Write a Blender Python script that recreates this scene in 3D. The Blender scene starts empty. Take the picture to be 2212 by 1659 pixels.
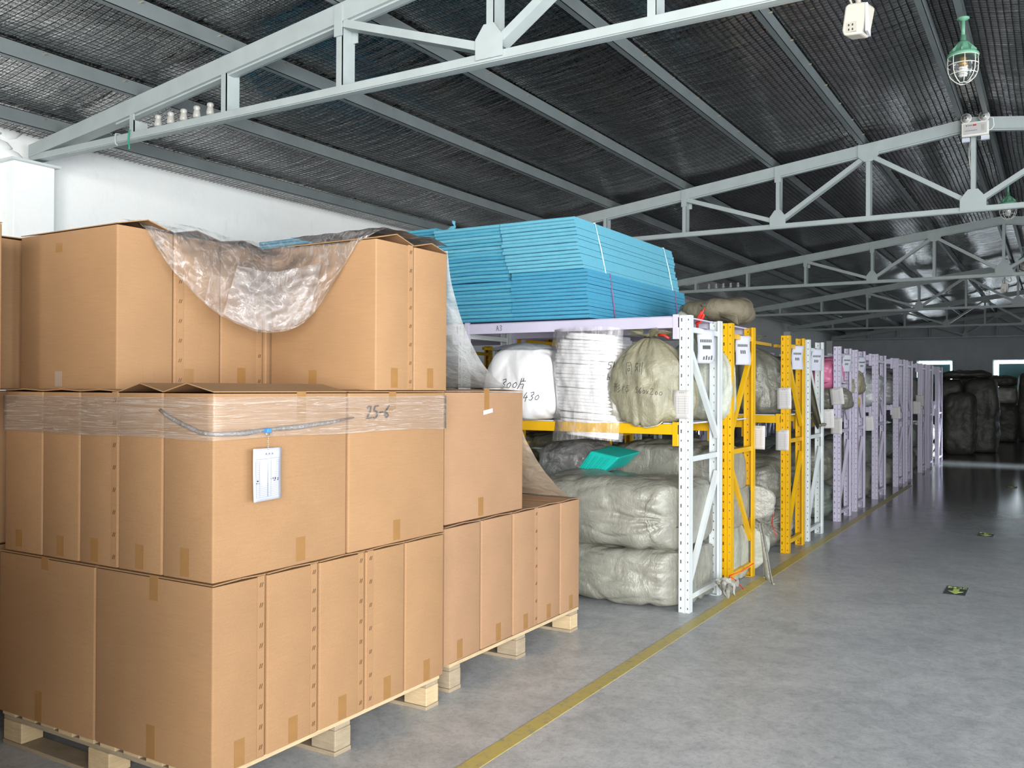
import bpy, bmesh, math, random
from mathutils import Vector, Matrix, noise
from mathutils.bvhtree import BVHTree

scene = bpy.context.scene
COL = scene.collection
PI = math.pi
random.seed(7)

# ------------------------------------------------------------------ camera
cam_d = bpy.data.cameras.new('camera')
cam_d.sensor_fit = 'HORIZONTAL'
cam_d.sensor_width = 36.0
cam_d.lens = 36.0 * 1953.12 / 2212.0
cam_d.clip_end = 200
cam = bpy.data.objects.new('camera', cam_d)
COL.objects.link(cam)
yaw, pitch, roll = 0.5432057, 0.0052518, 0.0045445
fw = Vector((-math.sin(yaw), math.cos(yaw), 0)); rt = Vector((math.cos(yaw), math.sin(yaw), 0)); up = Vector((0, 0, 1))
fw2 = fw * math.cos(pitch) + up * math.sin(pitch); up2 = up * math.cos(pitch) - fw * math.sin(pitch)
rt3 = rt * math.cos(roll) + up2 * math.sin(roll); up3 = up2 * math.cos(roll) - rt * math.sin(roll)
m = Matrix((rt3, up3, -fw2)).transposed().to_4x4()
m.translation = Vector((0, 0, 1.5))
cam.matrix_world = m
scene.camera = cam

# ------------------------------------------------------------------ world, lights, exposure
w = bpy.data.worlds.new('sky'); scene.world = w
w.use_nodes = True
w.node_tree.nodes['Background'].inputs[0].default_value = (0.78, 0.88, 1.0, 1)
w.node_tree.nodes['Background'].inputs[1].default_value = 1.2


def area(name, loc, rot, sx, sy, power, col=(1, 1, 1), spread=180):
    d = bpy.data.lights.new(name, 'AREA')
    d.shape = 'RECTANGLE'; d.size = sx; d.size_y = sy; d.energy = power; d.color = col
    d.spread = math.radians(spread)
    o = bpy.data.objects.new(name, d); COL.objects.link(o)
    o.location = loc; o.rotation_euler = rot
    return o


# daylight through the big loading door in the right wall, the open front end, a side door far back, and the back windows
area('loading_door_daylight', (6.0, 2.2, 1.95), (0, PI / 2 + 0.08, 0), 3.3, 3.5, 215, (0.96, 1.0, 1.04), 170)
area('loading_door_daylight', (6.0, 7.1, 1.95), (0, PI / 2 + 0.08, 0), 3.3, 2.9, 190, (0.96, 1.0, 1.04), 170)
area('front_end_daylight', (2.2, -3.1, 2.0), (PI / 2 + 0.04, 0, 0.62), 6.4, 3.4, 520, (1.0, 0.985, 0.955), 112)
area('side_door_daylight', (5.95, 20.6, 1.5), (0, PI / 2 - 0.2, 0), 2.0, 0.8, 70, (0.82, 0.9, 1.0), 16)
area('back_window_daylight', (-1.1, 34.75, 1.9), (-PI / 2, 0, 0), 1.5, 1.3, 10, (0.85, 0.93, 1.0), 160)
area('back_window_daylight', (-3.75, 34.75, 2.2), (-PI / 2, 0, 0), 1.0, 0.7, 8, (0.85, 0.93, 1.0), 160)
area('back_window_daylight', (2.6, 34.75, 1.9), (-PI / 2, 0, 0), 1.5, 1.3, 10, (0.85, 0.93, 1.0), 160)

vs = scene.view_settings
scene.display_settings.display_device = 'sRGB'
vs.view_transform = 'Standard'; vs.look = 'None'; vs.exposure = 0.36; vs.gamma = 1.0
vs.use_curve_mapping = False
try:
    scene.cycles.use_denoising = True
    scene.cycles.max_bounces = 10; scene.cycles.diffuse_bounces = 5; scene.cycles.glossy_bounces = 4
    scene.cycles.transparent_max_bounces = 16
    scene.cycles.sample_clamp_indirect = 6.0
    scene.cycles.caustics_reflective = False; scene.cycles.caustics_refractive = False
except Exception:
    pass


# ------------------------------------------------------------------ materials
def lin(r, g, b):
    f = lambda c: (c / 255 / 12.92) if c / 255 <= 0.04045 else ((c / 255 + 0.055) / 1.055) ** 2.4
    return (f(r), f(g), f(b), 1)


class NT:
    def __init__(s, name):
        s.m = bpy.data.materials.new(name); s.m.use_nodes = True
        s.t = s.m.node_tree; s.n = s.t.nodes; s.l = s.t.links
        s.b = s.n['Principled BSDF']; s.out = s.n['Material Output']

    def new(s, t, **kw):
        n = s.n.new(t)
        for k, v in kw.items():
            if k.startswith('i_'):
                n.inputs[k[2:].replace('_', ' ')].default_value = v
            else:
                setattr(n, k, v)
        return n

    def coords(s, scale=(1, 1, 1), kind='Object'):
        tc = s.new('ShaderNodeTexCoord'); mp = s.new('ShaderNodeMapping')
        mp.inputs['Scale'].default_value = scale
        s.l.new(tc.outputs[kind], mp.inputs['Vector'])
        return mp.outputs['Vector']

    def noise(s, vec, scale, detail=4, rough=0.5, dist=0.0):
        n = s.new('ShaderNodeTexNoise')
        n.inputs['Scale'].default_value = scale; n.inputs['Detail'].default_value = detail
        n.inputs['Roughness'].default_value = rough; n.inputs['Distortion'].default_value = dist
        s.l.new(vec, n.inputs['Vector'])
        return n.outputs['Fac']

    def ramp(s, fac, stops):
        r = s.new('ShaderNodeValToRGB')
        e = r.color_ramp.elements
        while len(e) < len(stops):
            e.new(0.5)
        for el, (p, c) in zip(e, stops):
            el.position = p; el.color = c
        s.l.new(fac, r.inputs['Fac'])
        return r.outputs['Color']

    def mix(s, fac, a, b, typ='MIX'):
        n = s.new('ShaderNodeMix'); n.data_type = 'RGBA'; n.blend_type = typ
        for sock, v in ((n.inputs[0], fac), (n.inputs[6], a), (n.inputs[7], b)):
            if hasattr(v, 'node'):
                s.l.new(v, sock)
            else:
                sock.default_value = v
        return n.outputs[2]

    def bump(s, h, strength, dist=0.01, normal=None):
        n = s.new('ShaderNodeBump'); n.inputs['Strength'].default_value = strength; n.inputs['Distance'].default_value = dist
        s.l.new(h, n.inputs['Height'])
        if normal is not None:
            s.l.new(normal, n.inputs['Normal'])
        return n.outputs['Normal']

    def setb(s, **kw):
        for k, v in kw.items():
            sock = s.b.inputs[k.replace('_', ' ')]
            if hasattr(v, 'node'):
                s.l.new(v, sock)
            else:
                sock.default_value = v


def plain(name, rgb, rough=0.5, metal=0.0, var=0.08, scale=8, bump=0.0, spec=0.5):
    t = NT(name); c = lin(*rgb)
    v = t.coords()
    n = t.noise(v, scale, 5, 0.6)
    d = tuple(x * (1 - var) for x in c[:3]) + (1,); u = tuple(min(1, x * (1 + var)) for x in c[:3]) + (1,)
    t.setb(Base_Color=t.ramp(n, [(0.3, d), (0.7, u)]), Roughness=rough, Metallic=metal)
    t.b.inputs['Specular IOR Level'].default_value = spec
    if bump:
        t.setb(Normal=t.bump(t.noise(v, scale * 4, 4, 0.6), bump, 0.004))
    return t.m


def cardboard(name, rgb):
    t = NT(name); c = lin(*rgb)
    v = t.coords((1, 1, 1))
    n = t.noise(v, 3.0, 5, 0.6)
    fib = t.noise(t.coords((6, 6, 160)), 2.0, 3, 0.6)
    spk = t.noise(v, 240, 2, 0.6)
    a = t.ramp(n, [(0.3, tuple(x * 0.93 for x in c[:3]) + (1,)), (0.7, tuple(x * 1.05 for x in c[:3]) + (1,))])
    b = t.mix(0.25, a, t.ramp(fib, [(0.3, (0.62, 0.62, 0.62, 1)), (0.7, (1, 1, 1, 1))]), 'MULTIPLY')
    b = t.mix(0.25, b, t.ramp(spk, [(0.35, (0.6, 0.6, 0.6, 1)), (0.65, (1, 1, 1, 1))]), 'MULTIPLY')
    t.setb(Base_Color=b, Roughness=0.72, Normal=t.bump(fib, 0.08, 0.002))
    t.b.inputs['Specular IOR Level'].default_value = 0.3
    return t.m


def woven(name, rgb, gloss=0.33, wr=0.6):
    t = NT(name); c = lin(*rgb)
    v = t.coords()
    n = t.noise(v, 3.5, 5, 0.65, 0.4)
    dirt = t.noise(t.coords((1, 1, 2.5)), 7, 6, 0.7)
    a = t.ramp(n, [(0.28, tuple(x * 0.72 for x in c[:3]) + (1,)), (0.72, tuple(min(1, x * 1.18) for x in c[:3]) + (1,))])
    a = t.mix(0.3, a, t.ramp(dirt, [(0.35, (0.55, 0.53, 0.48, 1)), (0.6, (1, 1, 1, 1))]), 'MULTIPLY')
    cr = t.noise(t.coords((1, 1, 1)), 5.5, 5, 0.55, 1.0)
    cr2 = t.noise(t.coords((3, 3, 1)), 16, 4, 0.6, 0.8)
    nb = t.bump(cr, wr * 0.9, 0.04)
    nb = t.bump(cr2, wr * 0.55, 0.012, nb)
    wv = t.new('ShaderNodeTexWave'); wv.inputs['Scale'].default_value = 130
    t.l.new(v, wv.inputs['Vector'])
    nb = t.bump(wv.outputs['Fac'], 0.06, 0.002, nb)
    t.setb(Base_Color=a, Roughness=gloss, Normal=nb)
    t.b.inputs['Specular IOR Level'].default_value = 0.55
    return t.m


def film(name, tint, fac, rough=0.12, streak=None, bump=0.5, scale=9.0, ior=1.45, crease=0.0):
    """clear polythene: mostly see-through, with a milky share and glossy creases"""
    t = NT(name)
    v = t.coords(streak or (1, 1, 1))
    h = t.noise(v, scale, 6, 0.6, 0.9)
    nb = t.bump(h, bump, 0.03)
    t.setb(Base_Color=lin(*tint), Roughness=rough, Normal=nb)
    t.b.inputs['Specular IOR Level'].default_value = 0.8
    tr = t.new('ShaderNodeBsdfTransparent'); tr.inputs[0].default_value = (0.99, 0.99, 0.99, 1)
    gl = t.new('ShaderNodeBsdfGlossy'); gl.inputs['Roughness'].default_value = rough; gl.inputs[0].default_value = (0.9, 0.92, 0.95, 1)
    t.l.new(nb, gl.inputs['Normal'])
    fr = t.new('ShaderNodeFresnel'); fr.inputs[0].default_value = ior; t.l.new(nb, fr.inputs['Normal'])
    m1 = t.new('ShaderNodeMixShader'); t.l.new(fr.outputs[0], m1.inputs[0]); t.l.new(tr.outputs[0], m1.inputs[1]); t.l.new(gl.outputs[0], m1.inputs[2])
    m2 = t.new('ShaderNodeMixShader')
    r = t.ramp(h, [(0.3, (fac * 0.6,) * 3 + (1,)), (0.7, (min(1, fac * 1.4),) * 3 + (1,))])
    if crease:   # thin whitened crease lines, where the sheet has been folded sharply
        h2 = t.noise(v, scale * 0.55, 5, 0.55, 1.2)
        ln = t.ramp(h2, [(0.0, (0, 0, 0, 1)), (0.40, (0, 0, 0, 1)), (0.425, (1, 1, 1, 1)), (0.45, (0.06, 0.06, 0.06, 1)), (0.535, (0, 0, 0, 1)), (0.55, (0.8, 0.8, 0.8, 1)), (0.565, (0.05, 0.05, 0.05, 1)), (0.66, (0, 0, 0, 1)), (0.675, (0.7, 0.7, 0.7, 1)), (0.69, (0, 0, 0, 1))])
        r = t.mix(crease, r, ln, 'ADD')
    t.l.new(r, m2.inputs[0]); t.l.new(m1.outputs[0], m2.inputs[1]); t.l.new(t.b.outputs[0], m2.inputs[2])
    t.l.new(m2.outputs[0], t.out.inputs[0])
    return t.m


M = {}
M['card'] = cardboard('cardboard', (164, 128, 92))
M['card_dark'] = cardboard('cardboard_inside', (132, 95, 63))
M['card_pale'] = cardboard('cardboard_pinkish', (165, 130, 99))
M['tape'] = plain('parcel_tape', (148, 110, 66), 0.25, 0, 0.05, 20)
M['tape_pale'] = plain('pale_tape', (164, 144, 127), 0.3, 0, 0.05, 20)
M['staple'] = plain('staple_wire', (98, 71, 46), 0.4, 0.3)
M['steel_grey'] = plain('grey_painted_steel', (168, 178, 178), 0.45, 0, 0.07, 5, 0.05)
M['purlin'] = plain('grey_galvanised_steel', (117, 125, 126), 0.42, 0.15, 0.10, 3, 0.05)
M['rack_white'] = plain('white_enamel', (206, 213, 214), 0.35, 0, 0.03)
M['rack_yellow'] = plain('yellow_enamel', (214, 166, 12), 0.35, 0, 0.06)
M['rack_lilac'] = plain('lilac_enamel', (190, 185, 205), 0.35, 0, 0.04)
M['foam_light'] = plain('light_blue_foam', (95, 166, 188), 0.75, 0, 0.05, 30, 0.1)
M['foam_deep'] = plain('blue_foam', (64, 143, 175), 0.75, 0, 0.05, 30, 0.1)
M['foam_mid'] = plain('mid_blue_foam', (78, 156, 181), 0.75, 0, 0.05, 30, 0.1)
M['strap_white'] = plain('white_strap', (205, 232, 235), 0.4)
M['strap_red'] = plain('red_strap', (150, 80, 120), 0.5)
M['red_tie'] = plain('red_tie', (214, 52, 40), 0.4)
M['dark_tie'] = plain('dark_cord', (38, 36, 30), 0.6)
M['paper'] = plain('white_paper', (192, 190, 188), 0.7, 0, 0.02)
M['paper_blue'] = plain('cool_white_paper', (174, 177, 189), 0.7, 0, 0.02)
M['print'] = plain('grey_print', (109, 114, 131), 0.7)
M['ink'] = plain('black_ink', (22, 22, 26), 0.5)
M['ink_soft'] = plain('faded_ink', (62, 64, 58), 0.6)
M['sack_grey'] = woven('grey_woven_plastic', (147, 147, 137))
M['sack_olive'] = woven('olive_woven_plastic', (143, 140, 118), 0.45)
M['sack_dark'] = woven('dark_woven_plastic', (115, 115, 104))
M['sack_green'] = woven('green_grey_woven_plastic', (119, 130, 121))
M['sack_black'] = woven('blackish_woven_plastic', (70, 69, 62), 0.5)
M['sack_brown'] = woven('brown_canvas', (104, 97, 79), 0.7)
M['sack_pale'] = woven('pale_woven_plastic', (173, 177, 165), 0.42)
M['cloth_white'] = plain('white_cloth', (229, 229, 231), 0.6, 0, 0.03, 12, 0.25)
M['teal'] = plain('teal_plastic', (22, 172, 161), 0.35, 0, 0.08)
M['mint'] = plain('mint_foam', (135, 205, 188), 0.6, 0, 0.06)
M['pink'] = plain('pink_plastic', (210, 117, 155), 0.4, 0, 0.08)
M['amber'] = plain('amber_plastic', (201, 170, 99), 0.4, 0, 0.08)
M['porcelain'] = plain('glazed_porcelain', (178, 178, 172), 0.25)
M['lamp_green'] = plain('green_cast_metal', (111, 167, 139), 0.45, 0, 0.07)
M['cage'] = plain('white_wire', (228, 228, 220), 0.4)
M['bulb'] = plain('white_bulb', (245, 244, 238), 0.3)
M['brass'] = plain('brass_socket', (200, 160, 80), 0.35, 0.5)
M['device_white'] = plain('white_device_plastic', (164, 161, 150), 0.35, 0, 0.02)
M['device_grey'] = plain('pale_grey_plastic', (198, 204, 214), 0.4, 0, 0.02)
M['reflector'] = plain('lamp_reflector', (225, 225, 222), 0.3, 0.35, 0.02)
M['black'] = plain('black_plastic', (20, 20, 20), 0.4)
M['red_label'] = plain('red_label', (190, 40, 50), 0.5)
M['green_cord'] = plain('green_cord', (40, 140, 110), 0.6)
M['blue_clip'] = plain('blue_clip', (60, 130, 205), 0.3)
M['chain'] = plain('steel_chain', (190, 180, 160), 0.3, 0.7)
M['sign_dark'] = plain('dark_sign', (58, 68, 74), 0.45)
M['sign_arrow'] = plain('lime_arrow', (205, 226, 120), 0.5)
M['teal_panel'] = plain('teal_board', (120, 178, 182), 0.6)
M['net'] = plain('black_net', (14, 14, 15), 0.85)
M['film'] = film('clear_polythene', (205, 203, 203), 0.14, 0.10, (2.2, 2.2, 1.0), 0.6, 6.0, 1.36, 0.20)
M['film_fold'] = film('clear_polythene_double', (210, 208, 208), 0.22, 0.10, None, 0.8, 11.0, 1.42, 0.22)
M['film_soft'] = film('clear_polythene_taut', (242, 240, 240), 0.10, 0.10, (3, 3, 0.8), 0.35, 5.0, 1.35, 0.16)
M['film_grey'] = film('milky_polythene', (196, 200, 202), 0.62, 0.3, None, 0.3)
M['film_tan'] = film('tan_polythene', (206, 188, 166), 0.82, 0.35, None, 0.25)  # brown tint from the boxes is put into the sheet's own colour
M['wrap'] = film('stretch_film', (246, 238, 230), 0.10, 0.10, (0.8, 0.8, 30), 0.16, 3.0, 1.2, 0.30)
M['glass'] = film('lamp_glass', (235, 238, 238), 0.05, 0.03, None, 0.0)


def wood(name, rgb):
    t = NT(name); c = lin(*rgb)
    v = t.coords((2, 2, 2))
    n = t.noise(t.coords((4, 4, 40)), 3, 4, 0.6, 1.0)
    n2 = t.noise(v, 6, 4, 0.6)
    a = t.ramp(n, [(0.3, tuple(x * 0.78 for x in c[:3]) + (1,)), (0.65, c)])
    a = t.mix(0.3, a, t.ramp(n2, [(0.3, (0.7, 0.66, 0.6, 1)), (0.6, (1, 1, 1, 1))]), 'MULTIPLY')
    t.setb(Base_Color=a, Roughness=0.75, Normal=t.bump(n, 0.15, 0.003))
    return t.m


M['pine'] = wood('raw_pine', (205, 181, 143))
M['pine_old'] = wood('weathered_pine', (168, 152, 128))


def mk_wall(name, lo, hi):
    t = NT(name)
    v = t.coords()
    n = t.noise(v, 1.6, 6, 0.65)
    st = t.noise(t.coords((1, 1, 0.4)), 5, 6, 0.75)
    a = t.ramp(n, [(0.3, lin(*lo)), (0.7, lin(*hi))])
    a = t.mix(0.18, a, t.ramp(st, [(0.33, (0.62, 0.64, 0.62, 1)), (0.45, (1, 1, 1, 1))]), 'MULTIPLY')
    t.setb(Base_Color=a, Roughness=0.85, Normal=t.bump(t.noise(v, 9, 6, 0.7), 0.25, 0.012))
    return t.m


def mk_floor():
    """sealed concrete, paler and duller near the doors, still polished further down the hall"""
    t = NT('polished_grey_floor')
    v = t.coords()
    n = t.noise(v, 0.8, 6, 0.62, 0.5)
    n2 = t.noise(v, 9.0, 7, 0.72, 0.8)
    n3 = t.noise(v, 110, 3, 0.7)
    n4 = t.noise(v, 1.9, 7, 0.72, 1.6)
    n5 = t.noise(v, 34, 5, 0.7, 0.5)
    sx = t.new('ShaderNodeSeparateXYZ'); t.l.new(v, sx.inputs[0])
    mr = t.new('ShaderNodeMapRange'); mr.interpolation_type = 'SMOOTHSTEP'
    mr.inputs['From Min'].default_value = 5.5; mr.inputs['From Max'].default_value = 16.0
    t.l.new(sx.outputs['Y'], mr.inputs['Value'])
    dim_gloss = mr.outputs[0]
    lighter = t.ramp(n, [(0.3, lin(182, 186, 189)), (0.7, lin(204, 207, 209))])
    dimmed = t.ramp(n, [(0.3, lin(122, 124, 122)), (0.7, lin(136, 138, 136))])
    a = t.mix(dim_gloss, lighter, dimmed)  # loss of daylight down the hall is painted into the base colour
    a = t.mix(0.5, a, t.ramp(n2, [(0.34, (0.58, 0.60, 0.62, 1)), (0.58, (1, 1, 1, 1))]), 'MULTIPLY')
    a = t.mix(0.45, a, t.ramp(n4, [(0.36, (0.60, 0.62, 0.63, 1)), (0.55, (1, 1, 1, 1))]), 'MULTIPLY')
    a = t.mix(0.35, a, t.ramp(n5, [(0.36, (0.5, 0.5, 0.5, 1)), (0.52, (1, 1, 1, 1))]), 'MULTIPLY')
    a = t.mix(0.35, a, t.ramp(n3, [(0.35, (0.6, 0.6, 0.6, 1)), (0.6, (1, 1, 1, 1))]), 'MULTIPLY')
    r = t.mix(dim_gloss, (0.42, 0.42, 0.42, 1), t.ramp(n, [(0.3, (0.10, 0.10, 0.10, 1)), (0.7, (0.14, 0.14, 0.14, 1))]))
    nb = t.bump(t.noise(t.coords((0.6, 1.6, 1)), 1.2, 1, 0.3), 0.03, 0.02)
    t.setb(Base_Color=a, Roughness=r, Normal=nb)
    t.b.inputs['Specular IOR Level'].default_value = 0.45
    return t.m


def mk_line():
    t = NT('worn_yellow_paint')
    v = t.coords()
    n = t.noise(v, 22, 6, 0.75)
    a = t.ramp(n, [(0.32, lin(141, 139, 123)), (0.48, lin(182, 168, 96)), (0.8, lin(190, 174, 92))])
    t.setb(Base_Color=a, Roughness=0.45)
    return t.m


def mk_foil():
    t = NT('roof_foil')
    v = t.coords()
    big = t.noise(t.coords((1, 0.5, 1)), 2.2, 4, 0.55, 0.8)
    w1 = t.noise(t.coords((0.6, 5.0, 1)), 2.4, 5, 0.6, 0.6)
    w2 = t.noise(v, 14, 4, 0.6, 0.8)
    nb = t.bump(big, 0.16, 0.10)
    nb = t.bump(w1, 0.55, 0.05, nb)
    nb = t.bump(w2, 0.12, 0.015, nb)
    c = t.ramp(big, [(0.3, (0.46, 0.455, 0.455, 1)), (0.7, (0.64, 0.635, 0.63, 1))])
    t.setb(Base_Color=c, Metallic=1.0, Roughness=0.15, Normal=nb)
    return t.m


def emit(name, rgb, s):
    t = NT(name)
    t.setb(Base_Color=(0, 0, 0, 1), Emission_Color=lin(*rgb), Emission_Strength=s)
    return t.m


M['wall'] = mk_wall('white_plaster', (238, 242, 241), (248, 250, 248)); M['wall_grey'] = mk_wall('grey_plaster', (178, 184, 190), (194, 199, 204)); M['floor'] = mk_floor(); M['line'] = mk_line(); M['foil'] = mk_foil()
M['sky_pane'] = emit('bright_window_pane', (226, 242, 250), 9.0)

# ------------------------------------------------------------------ mesh helpers
ORG = {}


def W(o):
    return ORG.get(o.name, Vector((0, 0, 0)))


def tag(o, label=None, cat=None, group=None, kind=None):
    if label: o['label'] = label
    if cat: o['category'] = cat
    if group: o['group'] = group
    if kind: o['kind'] = kind
    return o


def thing(name, loc, label, cat, group=None):
    o = bpy.data.objects.new(name, None); COL.objects.link(o)
    o.empty_display_size = 0.1
    o.location = loc; ORG[o.name] = Vector(loc)
    return tag(o, label, cat, group)


class MB:
    def __init__(s):
        s.v = []; s.f = []

    def add(s, vs, fs):
        k = len(s.v); s.v += [Vector(p) for p in vs]; s.f += [tuple(i + k for i in f) for f in fs]
        return s

    def hexa(s, p):  # 4 bottom ccw, 4 top ccw
        return s.add(p, [(3, 2, 1, 0), (4, 5, 6, 7), (0, 1, 5, 4), (1, 2, 6, 5), (2, 3, 7, 6), (3, 0, 4, 7)])

    def box(s, x0, x1, y0, y1, z0, z1):
        return s.hexa([(x0, y0, z0), (x1, y0, z0), (x1, y1, z0), (x0, y1, z0), (x0, y0, z1), (x1, y0, z1), (x1, y1, z1), (x0, y1, z1)])

    def bar(s, a, b, wv, hv):  # box along a->b, half-width vectors wv and hv
        a, b, wv, hv = Vector(a), Vector(b), Vector(wv), Vector(hv)
        return s.hexa([a - wv - hv, a + wv - hv, b + wv - hv, b - wv - hv, a - wv + hv, a + wv + hv, b + wv + hv, b - wv + hv])

    def tube(s, path, r, n=8, closed=False, flat=None):
        path = [Vector(p) for p in path]; N = len(path); rings = []
        ref = Vector((0.13, 0.31, 0.94))
        for i, p in enumerate(path):
            a = path[(i - 1) % N] if (closed or i > 0) else p
            b = path[(i + 1) % N] if (closed or i < N - 1) else p
            d = (b - a).normalized()
            u = d.cross(ref)
            if u.length < 1e-4: u = d.cross(Vector((1, 0, 0)))
            u.normalize(); v = d.cross(u).normalized()
            rr = r[i] if isinstance(r, (list, tuple)) else r
            rings.append([p + (u * math.cos(2 * PI * k / n) + v * math.sin(2 * PI * k / n)) * rr for k in range(n)])
        k0 = len(s.v)
        for ring in rings: s.v += ring
        for i in range(N if closed else N - 1):
            for k in range(n):
                a = k0 + i * n + k; b = k0 + i * n + (k + 1) % n
                c = k0 + ((i + 1) % N) * n + (k + 1) % n; d = k0 + ((i + 1) % N) * n + k
                s.f.append((a, b, c, d))
        if not closed:
            s.f.append(tuple(k0 + k for k in range(n))[::-1]); s.f.append(tuple(k0 + (N - 1) * n + k for k in range(n)))
        return s

    def lathe(s, prof, c, n=24, ax='z'):
        c = Vector(c); k0 = len(s.v)
        for r, h in prof:
            for k in range(n):
                a = 2 * PI * k / n
                p = Vector((r * math.cos(a), r * math.sin(a), h))
                if ax == 'y': p = Vector((p.x, p.z, p.y))
                if ax == 'x': p = Vector((p.z, p.x, p.y))
                s.v.append(c + p)
        for i in range(len(prof) - 1):
            for k in range(n):
                s.f.append((k0 + i * n + k, k0 + i * n + (k + 1) % n, k0 + (i + 1) * n + (k + 1) % n, k0 + (i + 1) * n + k))
        s.f.append(tuple(k0 + k for k in range(n))[::-1]); s.f.append(tuple(k0 + (len(prof) - 1) * n + k for k in range(n)))
        return s

    def prism(s, poly, d):  # closed polygon (3d points) swept by vector d
        d = Vector(d); n = len(poly)
        vs = [Vector(p) for p in poly] + [Vector(p) + d for p in poly]
        fs = [tuple(range(n))[::-1], tuple(range(n, 2 * n))] + [(i, (i + 1) % n, n + (i + 1) % n, n + i) for i in range(n)]
        return s.add(vs, fs)

    def grid(s, fn, nu, nv):
        k0 = len(s.v)
        for j in range(nv + 1):
            for i in range(nu + 1):
                s.v.append(Vector(fn(i / nu, j / nv)))
        for j in range(nv):
            for i in range(nu):
                a = k0 + j * (nu + 1) + i
                s.f.append((a, a + 1, a + nu + 2, a + nu + 1))
        return s

    def mesh(s, name, origin=Vector((0, 0, 0)), smooth=False, bevel=0.0, solid=0.0):
        me = bpy.data.meshes.new(name)
        me.from_pydata([tuple(p - origin) for p in s.v], [], s.f)
        bm = bmesh.new(); bm.from_mesh(me)
        if solid:
            bmesh.ops.solidify(bm, geom=bm.faces[:], thickness=solid)
        bmesh.ops.recalc_face_normals(bm, faces=bm.faces[:])
        if bevel:
            bmesh.ops.bevel(bm, geom=[e for e in bm.edges if len(e.link_faces) == 2 and e.calc_face_angle(0) > 0.5], offset=bevel, segments=2, affect='EDGES', profile=0.5)
        if smooth:
            for f in bm.faces: f.smooth = True
        bm.to_mesh(me); bm.free()
        return me

    def build(s, name, mat, parent=None, smooth=False, bevel=0.0, solid=0.0, kind=None, label=None):
        org = W(parent) if parent else Vector((0, 0, 0))
        me = s.mesh(name, org, smooth, bevel, solid)
        me.materials.append(M[mat] if isinstance(mat, str) else mat)
        o = bpy.data.objects.new(name, me); COL.objects.link(o)
        if parent: o.parent = parent
        ORG[o.name] = org.copy()
        return tag(o, label, None, None, kind)


def copy_tree(o, parent=None):
    c = o.copy(); COL.objects.link(c)
    if parent: c.parent = parent
    for ch in list(o.children): copy_tree(ch, c)
    return c


ORD = ['first', 'second', 'third', 'fourth', 'fifth', 'sixth', 'seventh', 'eighth', 'ninth', 'tenth', 'eleventh', 'twelfth', 'thirteenth', 'fourteenth', 'fifteenth', 'sixteenth']

# ------------------------------------------------------------------ setting
XL, XR, YF, YB = -7.2, 5.68, -2.7, 35.0
RX = -0.735          # ridge line
TRUSS_Y = [4.2 + 6 * k for k in range(6)]


def roof_z(x):
    return 4.268 - 0.13 * abs(x - RX)


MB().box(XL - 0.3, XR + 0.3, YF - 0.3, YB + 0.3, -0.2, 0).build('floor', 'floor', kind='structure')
fm = MB().box(-2.035, -1.955, -1, 15.5, 0.0, 0.002).build('trim_1', 'line', kind='structure')
fm['label'] = 'worn yellow line painted on the floor beside the racks'

wl = MB().box(XL - 0.25, XL, YF, YB, 0, 3.62).build('wall_left', 'wall', kind='structure')
for y in [-1.8] + TRUSS_Y:
    p = MB().box(XL, -7.0, y - 0.17, y + 0.17, 0, 3.275).build('pilaster', 'wall', wl, bevel=0.006)
    MB().box(XL, -6.96, y - 0.2, y + 0.2, 3.275, 3.293).build('cap_plate', 'rack_white', p)
# rough plaster around the first truss end
mb = MB()
for k in range(9):
    a = random.uniform(-0.5, 0.5); z = 3.33 + random.uniform(0, 0.22)
    k0 = len(mb.v)
    prof = [(0.001, -0.06), (0.05, -0.04), (0.085, 0), (0.05, 0.04), (0.001, 0.06)]
    c0 = Vector((XL, 4.0 + a * 0.8, z)); mb.lathe(prof, c0, 11)
    for q in range(k0, len(mb.v)):
        d = mb.v[q] - c0; f = 1 + 0.35 * noise.noise(mb.v[q] * 14)
        mb.v[q] = c0 + Vector((d.x * 0.35 * f, d.y * 1.3 * f, d.z * f))
mb.build('plaster_patch', 'wall', wl, True)


def wall_with_holes(name, fixed, axis, a0, a1, z1, holes, thick):
    mb = MB(); xs = sorted(holes); cur = a0

    def seg(p, q, zz0, zz1):
        if axis == 'y': mb.box(fixed, fixed + thick, p, q, zz0, zz1)
        else: mb.box(p, q, fixed, fixed + thick, zz0, zz1)
    for (p, q, zz0, zz1) in xs:
        seg(cur, p, 0, z1)
        if zz0 > 0: seg(p, q, 0, zz0)
        seg(p, q, zz1, z1); cur = q
    seg(cur, a1, 0, z1)
    return mb.build(name, 'wall', kind='structure')


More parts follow.
